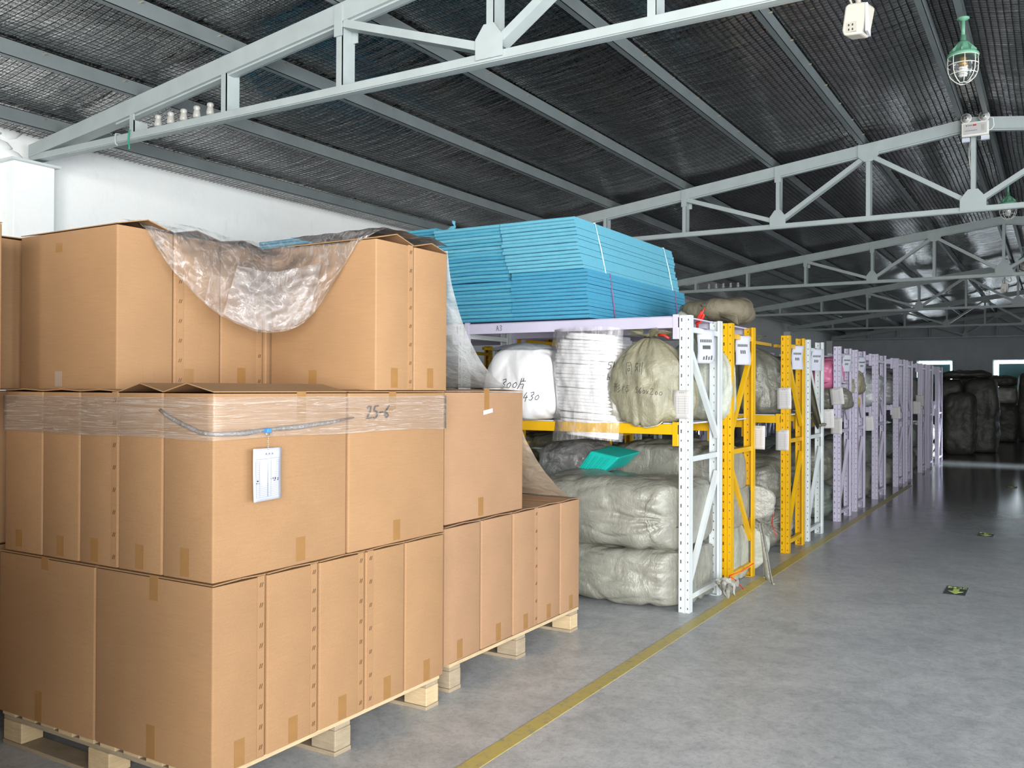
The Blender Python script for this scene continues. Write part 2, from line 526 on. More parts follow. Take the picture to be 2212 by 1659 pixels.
wall_with_holes('wall_right', XR, 'y', YF, YB, 3.62, [(0.4, 4.0, 0, 3.4), (5.6, 8.6, 0, 3.4), (20.1, 21.1, 0, 2.5)], 0.25)
wall_with_holes('wall_front', YF - 0.25, 'x', XL - 0.25, XR + 0.25, 4.6, [(-1.6, 5.4, 0, 3.6)], 0.25)
WIN = [(-4.3, -3.15, 1.55, 2.56), (-1.9, -0.4, 1.05, 2.56), (1.8, 3.3, 1.05, 2.56)]
wb = wall_with_holes('wall_back', YB, 'x', XL - 0.25, XR + 0.25, 4.6, WIN, 0.25)
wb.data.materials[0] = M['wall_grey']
MB().box(XL, XR, YB - 0.02, YB, 3.20, 3.26).build('ledge', 'wall_grey', wb)
for i, (x0, x1, z0, z1) in enumerate(WIN):
    wn = MB().box(x0, x1, YB + 0.2, YB + 0.22, z0, z1).build('window_%d' % (i + 1), 'sky_pane', kind='structure')
    MB().box(x0 + 0.17, x1 - (0.12 if i else 0.08), YB + 0.08, YB + 0.10, z0, z1 - 0.13).build('blind_panel', 'teal_panel', wn)
    fr = MB()
    for xx in (x0, x1 - 0.03): fr.box(xx, xx + 0.03, YB + 0.14, YB + 0.18, z0, z1)
    fr.box(x0, x1, YB + 0.14, YB + 0.18, z1 - 0.025, z1)
    fr.build('window_frame', 'rack_white', wn)
for i, (ya, yb, zt) in enumerate(((0.4, 4.0, 3.4), (5.6, 8.6, 3.4), (20.1, 21.1, 2.5))):
    MB().box(XR - 0.01, XR + 0.02, ya - 0.08, ya, 0, zt).box(XR - 0.01, XR + 0.02, yb, yb + 0.08, 0, zt).box(XR - 0.01, XR + 0.02, ya - 0.08, yb + 0.08, zt, zt + 0.08).build('door_%d' % (i + 1), 'steel_grey', kind='structure')

# ------------------------------------------------------------------ roof: foil with a net, purlins
PURL_L = [-6.74, -5.76, -4.77, -3.81, -2.77, -1.80, -0.85]
PURL = PURL_L + [2 * RX - x for x in reversed(PURL_L)]
PH = 0.105


def sag(x, y):
    s = 0.0
    for a, b in zip(PURL[:-1], PURL[1:]):
        if a <= x <= b:
            s = math.sin(PI * (x - a) / (b - a)) * 0.035 * min(1, (b - a))
    return s + 0.012 * noise.noise(Vector((x * 1.1, y * 0.5, 3.3)))


def foil_z(x, y):
    return roof_z(x) + PH + 0.012 - sag(x, y)


mb = MB()
NX, NY = 110, 130
mb.grid(lambda u, v: ((XL - 0.1) + u * (XR - XL + 0.2), (YF - 0.2) + v * (YB - YF + 0.4), foil_z((XL - 0.1) + u * (XR - XL + 0.2), (YF - 0.2) + v * (YB - YF + 0.4)) + 0.006), NX, NY)
ceil = mb.build('ceiling', 'foil', smooth=True, kind='structure')
MB().grid(lambda u, v: ((XL - 0.2) + u * (XR - XL + 0.4), YF - 0.2 + v * (YB - YF + 0.4), roof_z((XL - 0.2) + u * (XR - XL + 0.4)) + PH + 0.08), 24, 1).build('roof_sheet', 'steel_grey', ceil)
# black net slung under the foil, 5 cm cells over the part of the roof where the cells can be seen
mb = MB(); CELL = 0.05; hw = 0.0034
x0n, x1n, y0n, y1n = XL, 1.6, 0.8, 17.0
nx = int((x1n - x0n) / CELL); ny = int((y1n - y0n) / CELL)
STEPX = 0.12; STEPY = 0.3


def wob(x, y):
    return 0.008 * noise.noise(Vector((x * 1.7, y * 1.2, 0.7))) + 0.004 * noise.noise(Vector((x * 6.0, y * 6.0, 2.7)))


for i in range(nx + 1):      # strands along the building
    x = x0n + i * CELL
    k0 = len(mb.v); m_ = int((y1n - y0n) / STEPY)
    for j in range(m_ + 1):
        y = y0n + j * STEPY; xx = x + wob(x, y); z = foil_z(x, y) - 0.004
        mb.v += [Vector((xx - hw, y, z)), Vector((xx + hw, y, z))]
    for j in range(m_):
        a = k0 + 2 * j; mb.f.append((a, a + 1, a + 3, a + 2))
for j in range(ny + 1):      # strands across
    y = y0n + j * CELL
    k0 = len(mb.v); m_ = int((x1n - x0n) / STEPX)
    for i in range(m_ + 1):
        x = x0n + i * STEPX; yy = y + wob(x, y + 9); z = foil_z(x, y) - 0.005
        mb.v += [Vector((x, yy - hw, z)), Vector((x, yy + hw, z))]
    for i in range(m_):
        a = k0 + 2 * i; mb.f.append((a, a + 1, a + 3, a + 2))
mb.build('net', 'net', ceil, kind='stuff')

for i, x in enumerate(PURL):
    z0 = roof_z(x); s = 1 if x < RX else -1
    side = 'left' if x < RX else 'right'; k = i if x < RX else len(PURL) - 1 - i
    t = thing('purlin', (x, YF, z0), 'long grey steel roof purlin, %s up from the %s wall' % (ORD[k], side), 'purlin', 'purlins under the roof foil')
    h = 0.024; tk = 0.004
    mb = MB()
    # channel with its web towards the ridge
    xa, xb = x - h, x + h
    wx = xb if s > 0 else xa
    mb.box(min(wx, wx - s * tk), max(wx, wx - s * tk), YF, YB, z0, z0 + PH)
    mb.build('web', 'purlin', t)
    MB().box(xa, xb, YF, YB, z0, z0 + tk).build('flange', 'purlin', t)
    MB().box(xa, xb, YF, YB, z0 + PH - tk, z0 + PH).build('flange', 'purlin', t)
    if k < 6:
        mb = MB()
        for j in range(60):
            yy = YF + 0.6 * j + 0.2
            mb.lathe([(0.007, 0), (0.007, 0.02)], (wx, yy, z0 + PH * 0.78), 6, 'x')
        mb.build('screws', 'chain', t, kind='stuff')

# ------------------------------------------------------------------ roof trusses
PAN = [-5.79, -4.82, -3.79, -2.69, -1.735, RX]
ZB0, ZB1 = 3.312, 3.362


def truss(y, label, first=False):
    t = thing('roof_truss', (RX, y, ZB0), label, 'roof truss', 'roof trusses')
    D0, D1 = y, y + 0.11
    xl, xr = -7.08, 2 * RX + 7.08
    b = MB().box(xl, xr, D0, D1 - 0.02, ZB0, ZB1).build('bottom_chord', 'steel_grey', t, bevel=0.004)
    MB().box(xl + 0.5, xr - 0.5, D0 + 0.012, D0 + 0.055, ZB0 - 0.004, ZB0).build('lip', 'steel_grey', b)
    for s in (-1, 1):
        def X(x): return x if s < 0 else 2 * RX - x
        zt = lambda x: roof_z(x) - 0.004
        hch = 0.118
        poly = [(X(-7.08), D0 - 0.004, 3.34), (X(-7.08), D0 - 0.004, zt(-7.08)), (RX, D0 - 0.004, zt(RX)), (RX, D0 - 0.004, zt(RX) - hch), (X(-6.0), D0 - 0.004, zt(-6.0) - hch)]
        tc = MB().prism(poly, (0, 0.11, 0)).build('top_chord', 'steel_grey', t)
        MB().prism([(X(-6.0), D0 + 0.02, zt(-6.0) - hch), (RX, D0 + 0.02, zt(RX) - hch), (RX, D0 + 0.02, zt(RX) - hch - 0.012), (X(-6.0), D0 + 0.02, zt(-6.0) - hch - 0.012)], (0, 0.05, 0)).build('lip', 'steel_grey', tc)
        for k, px in enumerate(PAN):
            if k == 5 and s > 0: continue
            x = X(px); zt_ = zt(px) - (0.03 if k else 0.1)
            ww = 0.022
            po = MB().box(x - ww, x + ww, D0 - 0.001, D0 + 0.012, ZB1 - 0.01, zt_).box(x - ww, x - ww + 0.012, D0, D1 + 0.01, ZB1 - 0.01, zt_ - 0.06).box(x + ww - 0.012, x + ww, D0, D1 + 0.01, ZB1 - 0.01, zt_ - 0.06).build('post', 'steel_grey', t)
        # web diagonals: 2top-3bottom, 3bottom-4top, 4top-5bottom
        for (xa, za, xb, zb) in ((PAN[2] + 0.03, zt(PAN[2]) - 0.125, PAN[3] - 0.05, ZB1 + 0.035), (PAN[3] + 0.05, ZB1 + 0.05, PAN[4] - 0.05, zt(PAN[4]) - 0.15), (PAN[4] + 0.05, zt(PAN[4]) - 0.15, RX - 0.06, ZB1 + 0.06)):
            A = Vector((X(xa), D0 + 0.045, za)); B = Vector((X(xb), D0 + 0.045, zb))
            d = (B - A).normalized(); nrm = Vector((-d.z, 0, d.x)) * 0.024
            MB().bar(A, B, nrm, Vector((0, 0.045, 0))).build('diagonal', 'steel_grey', t)
        g = 0.012
        # plates
        MB().box(X(PAN[2]) - 0.032, X(PAN[2]) + 0.032, D0 - g, D0 - 0.005, zt(PAN[2]) - 0.205, zt(PAN[2]) - 0.012).build('gusset_plate', 'steel_grey', t)
        MB().box(X(PAN[3]) - 0.035, X(PAN[3]) + 0.035, D0 - g, D0 - 0.005, zt(PAN[3]) - 0.185, zt(PAN[3]) - 0.012).build('gusset_plate', 'steel_grey', t)
        MB().box(X(PAN[2]) + 0.04 * (1 if s < 0 else -1) - 0.02, X(PAN[2]) + 0.04 * (1 if s < 0 else -1) + 0.02, D0 + 0.1, D0 + 0.108, zt(PAN[2]) - 0.22, zt(PAN[2]) - 0.13).build('gusset_plate', 'steel_grey', t)

        def house(cx, zb, wdt, h1, h2, inv=1):
            pl = [(cx - wdt, D0 - g, zb), (cx + wdt, D0 - g, zb), (cx + wdt, D0 - g, zb + inv * h1), (cx + wdt * 0.38, D0 - g, zb + inv * h2), (cx - wdt * 0.38, D0 - g, zb + inv * h2), (cx - wdt, D0 - g, zb + inv * h1)]
            MB().prism(pl, (0, 0.007, 0)).build('gusset_plate', 'steel_grey', t)
        house(X(PAN[3]), ZB0 + 0.012, 0.088, 0.115, 0.19)
        house(X(PAN[4]), zt(PAN[4]) - 0.01, 0.105, 0.125, 0.185, -1)
        if s < 0: house(RX, ZB0 + 0.008, 0.12, 0.12, 0.215)
    return t


TL = ['nearest grey roof truss, carrying insulator knobs above the box stacks', 'grey roof truss with the twin-head emergency light at its middle post',
      'grey roof truss just behind the one holding the emergency light', 'fourth grey roof truss from the front, in the dim middle of the hall',
      'fifth grey roof truss from the front, second from the back wall', 'farthest dark roof truss, outlined against the grey back wall']
for y, l in zip(TRUSS_Y, TL): truss(y, l)

# ------------------------------------------------------------------ small things in the roof
prof_ins = [(0.014, 0), (0.026, 0.002), (0.028, 0.02), (0.022, 0.05), (0.018, 0.058), (0.024, 0.064), (0.024, 0.078), (0.017, 0.085), (0.006, 0.087)]
INS = []
for ti, ly in ((0, 4.2), (2, 16.2)):
    for k in range(5):
        x = -5.55 + 0.1375 * k
        wh = 'nearest truss' if ti == 0 else 'dim third truss'
        o = MB().lathe([(r, h) for r, h in prof_ins], (0, 0, 0), 16).mesh('insulator', smooth=True) if not INS else INS[0]
        if not INS: o.materials.append(M['porcelain']); INS.append(o)
        t = thing('insulator', (x, ly + 0.045, ZB1), 'porcelain insulator knob, %s from the wall, on the %s' % (ORD[k], wh), 'insulator', 'insulator knobs on the %s truss' % ('nearest' if ti == 0 else 'third'))
        b = bpy.data.objects.new('knob', o); COL.objects.link(b); b.parent = t; b.location = (0, 0, 0.012)
        pin = MB().lathe([(0.005, -0.0), (0.005, 0.014)], (x, ly + 0.045, ZB1), 8).build('pin', 'chain', t)
# wire clip and green cord on the nearest truss
t = thing('wire_clip', (-5.96, 4.195, 3.30), 'thin grey wire clip round the bottom chord near the wall', 'clip')
MB().tube([(-5.96, 4.19, 3.37), (-5.96, 4.187, 3.33), (-5.955, 4.187, 3.295), (-5.95, 4.2, 3.285)], 0.006, 6).build('wire', 'steel_grey', t)
MB().tube([(-5.96, 4.19, 3.37), (-5.96, 4.22, 3.375), (-5.96, 4.25, 3.37)], 0.006, 6).build('hook', 'steel_grey', t)
t = thing('cord', (-5.80, 4.19, 3.27), 'short green cord tied round the nearest truss bottom chord', 'cord')
MB().tube([(-5.80, 4.19, 3.375), (-5.80, 4.185, 3.33), (-5.81, 4.187, 3.30), (-5.80, 4.19, 3.26), (-5.802, 4.192, 3.235)], 0.006, 6).build('loop', 'green_cord', t)
MB().tube([(-5.80, 4.19, 3.372), (-5.79, 4.24, 3.378), (-5.80, 4.28, 3.372)], 0.005, 6).build('knot', 'green_cord', t)


def pendant(x, y, label):
    zt = 4.175
    t = thing('pendant_lamp', (x, y, zt), label, 'lamp', 'caged lamps along the ridge')
    MB().lathe([(0.03, 0), (0.042, -0.004), (0.042, -0.012), (0.02, -0.02), (0.014, -0.026)], (x, y, zt), 20).build('ceiling_plate', 'lamp_green', t, True)
    MB().tube([(x, y, zt - 0.02), (x, y, zt - 0.135)], 0.0135, 12).lathe([(0.02, -0.13), (0.021, -0.175), (0.03, -0.18)], (x, y, zt), 16).build('stem', 'lamp_green', t, True)
    sh = MB().lathe([(0.02, -0.168), (0.032, -0.175), (0.05, -0.195), (0.062, -0.225), (0.068, -0.245), (0.1, -0.262), (0.106, -0.272), (0.104, -0.285), (0.06, -0.285)], (x, y, zt), 32).build('shade', 'lamp_green', t, True)
    fin = MB()
    for k in range(8):
        a = 2 * PI * k / 8; c, s = math.cos(a), math.sin(a)
        A = Vector((x + c * 0.05, y + s * 0.05, zt - 0.21)); B = Vector((x + c * 0.088, y + s * 0.088, zt - 0.25))
        fin.bar(A, B, Vector((-s, c, 0)) * 0.005, Vector((0, 0, 0.014)))
    fin.build('fins', 'lamp_green', sh)
    MB().lathe([(0.022, -0.28), (0.024, -0.31), (0.03, -0.33), (0.03, -0.345)], (x, y, zt), 16).build('socket', 'brass', t, True)
    path = []
    for k in range(60):
        a = k / 60 * 2 * PI * 4.0
        path.append((x + math.cos(a) * 0.024, y + math.sin(a) * 0.024, zt - 0.35 - 0.075 * k / 60))
    MB().tube(path, 0.0075, 8).build('spiral_bulb', 'bulb', t, True)
    prof = [(0.078, -0.285), (0.082, -0.33), (0.08, -0.39), (0.066, -0.43), (0.035, -0.452), (0.004, -0.456)]
    MB().lathe(prof, (x, y, zt), 24).build('glass_jar', 'glass', t, True)
    for k in range(8):
        a = 2 * PI * k / 8 + 0.2; pts = [(0.098, -0.282), (0.1, -0.34), (0.096, -0.39), (0.08, -0.43), (0.05, -0.46), (0.028, -0.472)]
        MB().tube([(x + r * math.cos(a), y + r * math.sin(a), zt + h) for r, h in pts], 0.0032, 6).build('cage_wire', 'cage', t, True)
    for r, h in ((0.1, -0.285), (0.1005, -0.345), (0.09, -0.41), (0.028, -0.472)):
        MB().tube([(x + r * math.cos(2 * PI * k / 28), y + r * math.sin(2 * PI * k / 28), zt + h) for k in range(28)], 0.0032, 6, True).build('cage_ring', 'cage', t, True)


pendant(-0.585, 7.2, 'nearest green pendant lamp with spiral bulb in a white wire cage')
pendant(-0.55, 13.2, 'green caged pendant lamp partly behind the second truss bottom chord')
pendant(-0.54, 19.2, 'third green caged pendant lamp, dim, beyond the third truss')

# emergency light on the second truss
ex, ey = -0.71, 10.13
t = thing('emergency_light', (ex, ey, 4.03), 'white twin-head emergency light box on the second truss king post', 'emergency light')
cs = MB().box(ex - 0.122, ex + 0.122, ey - 0.05, ey, 4.045, 4.185).build('case', 'cage', t, bevel=0.006)
MB().box(ex - 0.105, ex + 0.105, ey - 0.053, ey - 0.049, 4.062, 4.168).build('face_plate', 'paper', cs)
MB().box(ex - 0.02, ex + 0.012, ey - 0.0555, ey - 0.052, 4.142, 4.156).build('red_mark', 'red_label', cs)
MB().lathe([(0.0055, 0), (0.0055, -0.003)], (ex - 0.075, ey - 0.0525, 4.149), 12, 'y').build('round_mark', 'ink', cs)
lm = MB()
for k in range(4): lm.box(ex - 0.062 + k * 0.009, ex - 0.056 + k * 0.009, ey - 0.0548, ey - 0.0525, 4.144, 4.153)
for k in range(13): lm.box(ex - 0.088 + k * 0.0085, ex - 0.082 + k * 0.0085, ey - 0.0548, ey - 0.0525, 4.095, 4.101)
lm.build('print_marks', 'print', cs, kind='stuff')
MB().box(ex + 0.06, ex + 0.085, ey - 0.0555, ey - 0.052, 4.085, 4.145).build('gauge', 'porcelain', cs)
for s in (-1, 1):
    hx = ex + s * 0.08; hz = 4.228
    h = MB().lathe([(0.02, 0.055), (0.045, 0.02), (0.05, 0.0), (0.046, -0.006)], (hx, ey - 0.04, hz), 24, 'y').build('lamp_head', 'cage', t, True)
    MB().lathe([(0.044, -0.004), (0.03, 0.006), (0.012, 0.014), (0.008, -0.004)], (hx, ey - 0.043, hz), 20, 'y').build('reflector', 'reflector', h, True)
    MB().tube([(hx, ey - 0.02, 4.185), (hx, ey - 0.02, 4.215)], 0.012, 10).build('swivel', 'cage', t, True)
MB().box(ex - 0.12, ex - 0.05, ey - 0.01, ey + 0.03, 4.0, 4.04).build('bracket', 'device_grey', t)
MB().box(ex + 0.05, ex + 0.125, ey - 0.01, ey + 0.03, 4.005, 4.045).build('bracket', 'device_grey', t)
MB().tube([(ex + 0.12, ey - 0.03, 4.22), (ex + 0.16, ey - 0.03, 4.2), (ex + 0.165, ey - 0.03, 4.13), (ex + 0.15, ey - 0.03, 4.10), (ex + 0.12, ey - 0.03, 4.085)], 0.005, 8).build('lead', 'cage', t, True)
MB().tube([(ex + 0.05, ey, 4.19), (ex + 0.04, ey, 4.27), (ex + 0.055, ey + 0.01, 4.34), (ex + 0.06, ey + 0.06, 4.36)], 0.005, 8).build('lead', 'device_grey', t, True)
MB().tube([(ex - 0.05, ey, 4.0), (ex - 0.06, ey - 0.005, 3.9), (ex - 0.055, ey, 3.8), (ex - 0.045, ey + 0.01, 3.72)], 0.003, 6).tube([(ex - 0.04, ey, 4.0), (ex - 0.055, ey - 0.008, 3.87), (ex - 0.045, ey + 0.01, 3.72)], 0.003, 6).build('cable', 'porcelain', t, True)


def socket(x, y, zt, label, dark=False):
    t = thing('hanging_socket', (x, y, zt), label, 'socket')
    rot = 0.2
    L = []
    for (dx, dz) in ((-0.055, 0.0), (-0.04, 0.012), (0.035, 0.012), (0.052, 0.0), (0.05, -0.11), (0.042, -0.135), (-0.04, -0.135), (-0.052, -0.11)):
        dx *= 0.88; dz *= 0.95
        L.append((x + dx * math.cos(rot) + dz * 0.16, y - 0.035 + dx * 0.2, zt - 0.105 + dz))
    b = MB().prism(L, (0.02, 0.075, 0.0)).build('socket_body', 'device_white', t, bevel=0.008)
    fy = y - 0.041
    fx = x - 0.022
    pl = MB().box(fx - 0.022, fx + 0.022, fy - 0.001, fy + 0.004, zt - 0.222, zt - 0.178).build('outlet_plate', 'device_white', b)
    h = MB()
    for i in range(2):
        for j in range(2):
            h.box(fx - 0.012 + i * 0.016, fx - 0.007 + i * 0.016, fy - 0.003, fy, zt - 0.216 + j * 0.02, zt - 0.207 + j * 0.02)
    h.build('outlet_holes', 'ink', b)
    MB().tube([(x, y, zt), (x, y - 0.01, zt - 0.03), (x, y, zt - 0.095)], 0.012, 10).build('hanger', 'device_white', t, True)
    MB().tube([(x - 0.02, y, zt - 0.10), (x - 0.035, y - 0.01, zt - 0.06), (x - 0.015, y - 0.015, zt - 0.02), (x + 0.025, y - 0.01, zt - 0.035), (x + 0.05, y, zt - 0.065), (x + 0.075, y, zt - 0.075), (x + 0.09, y, zt - 0.05), (x + 0.085, y, zt - 0.01), (x + 0.07, y, zt + 0.0)], 0.0055, 8).build('cord', 'device_white', t, True)
    MB().box(x + 0.035, x + 0.045, y - 0.03, y + 0.05, zt - 0.225, zt - 0.10).build('back_plate', 'device_grey', t)


socket(-0.765, 4.24, ZB0, 'white socket block hanging from the nearest truss by its cord')
socket(-0.72, 16.24, ZB0 - 0.02, 'small dark socket block hanging below the third truss')

# ------------------------------------------------------------------ storage racks
RH = 2.0


def post_mesh():
    """upright: two perforated strips with a groove between them, side walls and lips; front faces -Y, origin at floor, front centre"""
    mb = MB(); pitch = 0.0625; n = int(RH / pitch)
    for (xa, xb, hx, hh) in ((-0.04, -0.008, 0.004, 0.007), (0.008, 0.04, 0.004, 0.007)):
        xc = (xa + xb) / 2
        for k in range(n):
            z0 = k * pitch; z1 = (k + 1) * pitch; zc = (z0 + z1) / 2
            big = k % 2
            hw_ = 0.0048 if (big and xa < 0) else 0.0036; hh_ = 0.012 if (big and xa < 0) else 0.006
            o = [(xa, 0, z0), (xb, 0, z0), (xb, 0, z1), (xa, 0, z1)]
            i = [(xc - hw_, 0, zc - hh_), (xc + hw_, 0, zc - hh_), (xc + hw_, 0, zc + hh_), (xc - hw_, 0, zc + hh_)]
            mb.add(o + i, [(0, 1, 5, 4), (1, 2, 6, 5), (2, 3, 7, 6), (3, 0, 4, 7)])
    mb.add([(-0.008, 0, 0), (-0.004, 0.008, 0), (0.004, 0.008, 0), (0.008, 0, 0), (-0.008, 0, RH), (-0.004, 0.008, RH), (0.004, 0.008, RH), (0.008, 0, RH)], [(0, 1, 5, 4), (1, 2, 6, 5), (2, 3, 7, 6)])
    for s in (-1, 1):
        x = s * 0.04
        mb.box(min(x, x - s * 0.002), max(x, x - s * 0.002), 0.0, 0.055, 0, RH)
        mb.box(min(x - s * 0.02, x), max(x - s * 0.02, x), 0.053, 0.055, 0, RH)
    mb.box(-0.04, 0.04, 0.0, 0.055, 0, 0.004)
    me = mb.mesh('post')
    return me


POST = post_mesh()
POSTS = {}
for c in ('rack_white', 'rack_yellow', 'rack_lilac'):
    me = POST.copy(); me.materials.clear(); me.materials.append(M[c]); POSTS[c] = me
BRM = {}


def rack(y0, y1, col, label, mirror, xs, top_goods=True, beam_top='rack_lilac', beam_mid='rack_yellow', lower=True, beams='top mid'):
    """y0..y1 depth of the frame; frames stand at each x in xs; beams run between them"""
    t = thing('storage_rack', (xs[0], y0, 0), label, 'storage rack', 'storage racks along the aisle')
    yn, yf = y0 - 0.025, y1 + 0.028
    for x in xs:
        o = bpy.data.objects.new('post', POSTS[col]); COL.objects.link(o); o.parent = t; o.location = (x - xs[0], yn - y0, 0)
        o = bpy.data.objects.new('post', POSTS[col]); COL.objects.link(o); o.parent = t; o.location = (x - xs[0], yf - y0, 0); o.rotation_euler = (0, 0, PI)
        xa = x + 0.012
        a, b = yn + 0.04, yf - 0.04
        for z in (0.1, 1.03, 1.905):
            MB().box(xa - 0.016, xa + 0.016, a, b, z - 0.018, z + 0.018).build('brace', col, t)
        ends = [(a, 1.79, b, 1.16), (b, 0.90, a, 0.17)]
        if mirror: ends = [(b, 1.79, a, 1.16), (a, 0.93, b, 0.30)]
        for (ya, za, yb, zb) in ends:
            A, B = Vector((xa + 0.0, ya, za)), Vector((xa + 0.0, yb, zb)); d = (B - A).normalized()
            n = Vector((0, -d.z, d.y))
            MB().bar(A, B, n * 0.02, Vector((0.016, 0, 0))).build('brace', col, t)
    for xa, xb in zip(xs[1:], xs[:-1]):
        for yy, s in ((yn - 0.004, -1), (yf + 0.004, 1)):
            for z0, z1, bc, key in ((1.915, 1.99, beam_top, 'top'), (1.195, 1.265, beam_mid, 'mid')):
                if key not in beams: continue
                b = MB().box(xa + 0.04, xb - 0.04, yy - 0.022 if s < 0 else yy - 0.012, yy + 0.012 if s < 0 else yy + 0.022, z0, z1).build('beam', bc, t, bevel=0.003)
                for xe in (xa + 0.04, xb - 0.075):
                    MB().box(xe, xe + 0.035, yy - 0.026 if s < 0 else yy + 0.0, yy + 0.0 if s < 0 else yy + 0.026, z0 - 0.075, z1 + 0.015).build('connector', bc, b)
        for z, key in ((1.992, 'top'), (1.267, 'mid')):
            if key not in beams or (key == 'top' and not top_goods): continue
            MB().box(xa + 0.02, xb - 0.02, yn + 0.01, yf - 0.01, z - 0.004, z + 0.006).build('deck', 'rack_lilac' if key == 'top' else 'device_grey', t)
        if not top_goods:
            for k in range(3):
                xx = xa + (xb - xa) * (k + 0.5) / 3
                MB().box(xx - 0.015, xx + 0.015, yn, yf, 1.93, 1.96).build('crossbar', bc, t)
    return t


X3 = [-2.145, -3.95, -5.75]
X4 = [-2.16, -3.96, -5.76]
RACKS = [  # near y, far y, colour, mirrored braces
    (5.823, 6.442, 'rack_white', False), (6.677, 7.237, 'rack_yellow', True), (8.433, 8.981, 'rack_yellow', False), (9.213, 9.804, 'rack_white', False),
    (10.785, 11.388, 'rack_lilac', False), (11.785, 12.30, 'rack_lilac', False), (13.281, 13.93, 'rack_lilac', False), (15.15, 15.80, 'rack_lilac', False),
    (16.15, 16.72, 'rack_lilac', False), (18.05, 18.62, 'rack_lilac', False), (19.15, 19.66, 'rack_lilac', False), (20.75, 21.4, 'rack_lilac', False)]
RL = ['white rack nearest the box pallets with blue foam on top', 'first yellow rack, back to back with the white one', 'second yellow rack, across the gap from the first',
      'white rack behind the second yellow rack', 'first lilac rack along the aisle', 'second lilac rack along the aisle', 'third lilac rack along the aisle', 'fourth lilac rack along the aisle',
      'fifth lilac rack along the aisle', 'sixth lilac rack along the aisle', 'seventh lilac rack along the aisle', 'last lilac rack before the bales']
for i, ((a, b, c, mr), l) in enumerate(zip(RACKS, RL)):
    xs = X3 if i < 4 else X4
    if i == 1: xs = [-2.13, -3.95, -5.75]
    bm_ = {'rack_white': 'rack_yellow', 'rack_yellow': 'rack_yellow', 'rack_lilac': 'rack_lilac'}[c]
    rack(a, b, c, l, mr, xs, top_goods=(i < 2), beam_mid=bm_, beam_top='rack_lilac', beams='mid' if i in (2, 3, 4, 5) else 'top mid')

# ------------------------------------------------------------------ cardboard boxes and pallets


def pallet(x0, x1, y0, y1, label, boards=10, long='y'):
    t = thing('wooden_pallet', ((x0 + x1) / 2, (y0 + y1) / 2, 0), label, 'pallet', 'wooden pallets under the boxes')
    n = boards; pw = 0.092; gap = (x1 - x0 - n * pw) / (n - 1)
    for k in range(n):
        xa = x0 + k * (pw + gap)
        MB().box(xa, xa + pw, y0 + random.uniform(-0.008, 0.004), y1 + random.uniform(0, 0.006), 0.124, 0.142).build('plank', 'pine', t, bevel=0.002)
    for yy in (y0, (y0 + y1) / 2 - 0.05, y1 - 0.1):
        MB().box(x0 + 0.002, x1 - 0.004, yy + 0.004, yy + 0.096, 0.104, 0.123).build('stringer_board', 'pine_old', t, bevel=0.002)
        MB().box(x0, x1 - 0.002, yy, yy + 0.1, 0.0, 0.018).build('bottom_board', 'pine_old', t, bevel=0.002)
        for xx in (x0 + 0.002, (x0 + x1) / 2 - 0.065, x1 - 0.132):
            MB().box(xx, xx + 0.13, yy + 0.002, yy + 0.098, 0.019, 0.103).build('block', 'pine' if random.random() < 0.6 else 'pine_old', t, bevel=0.004)
    return t


BOXN = [0]


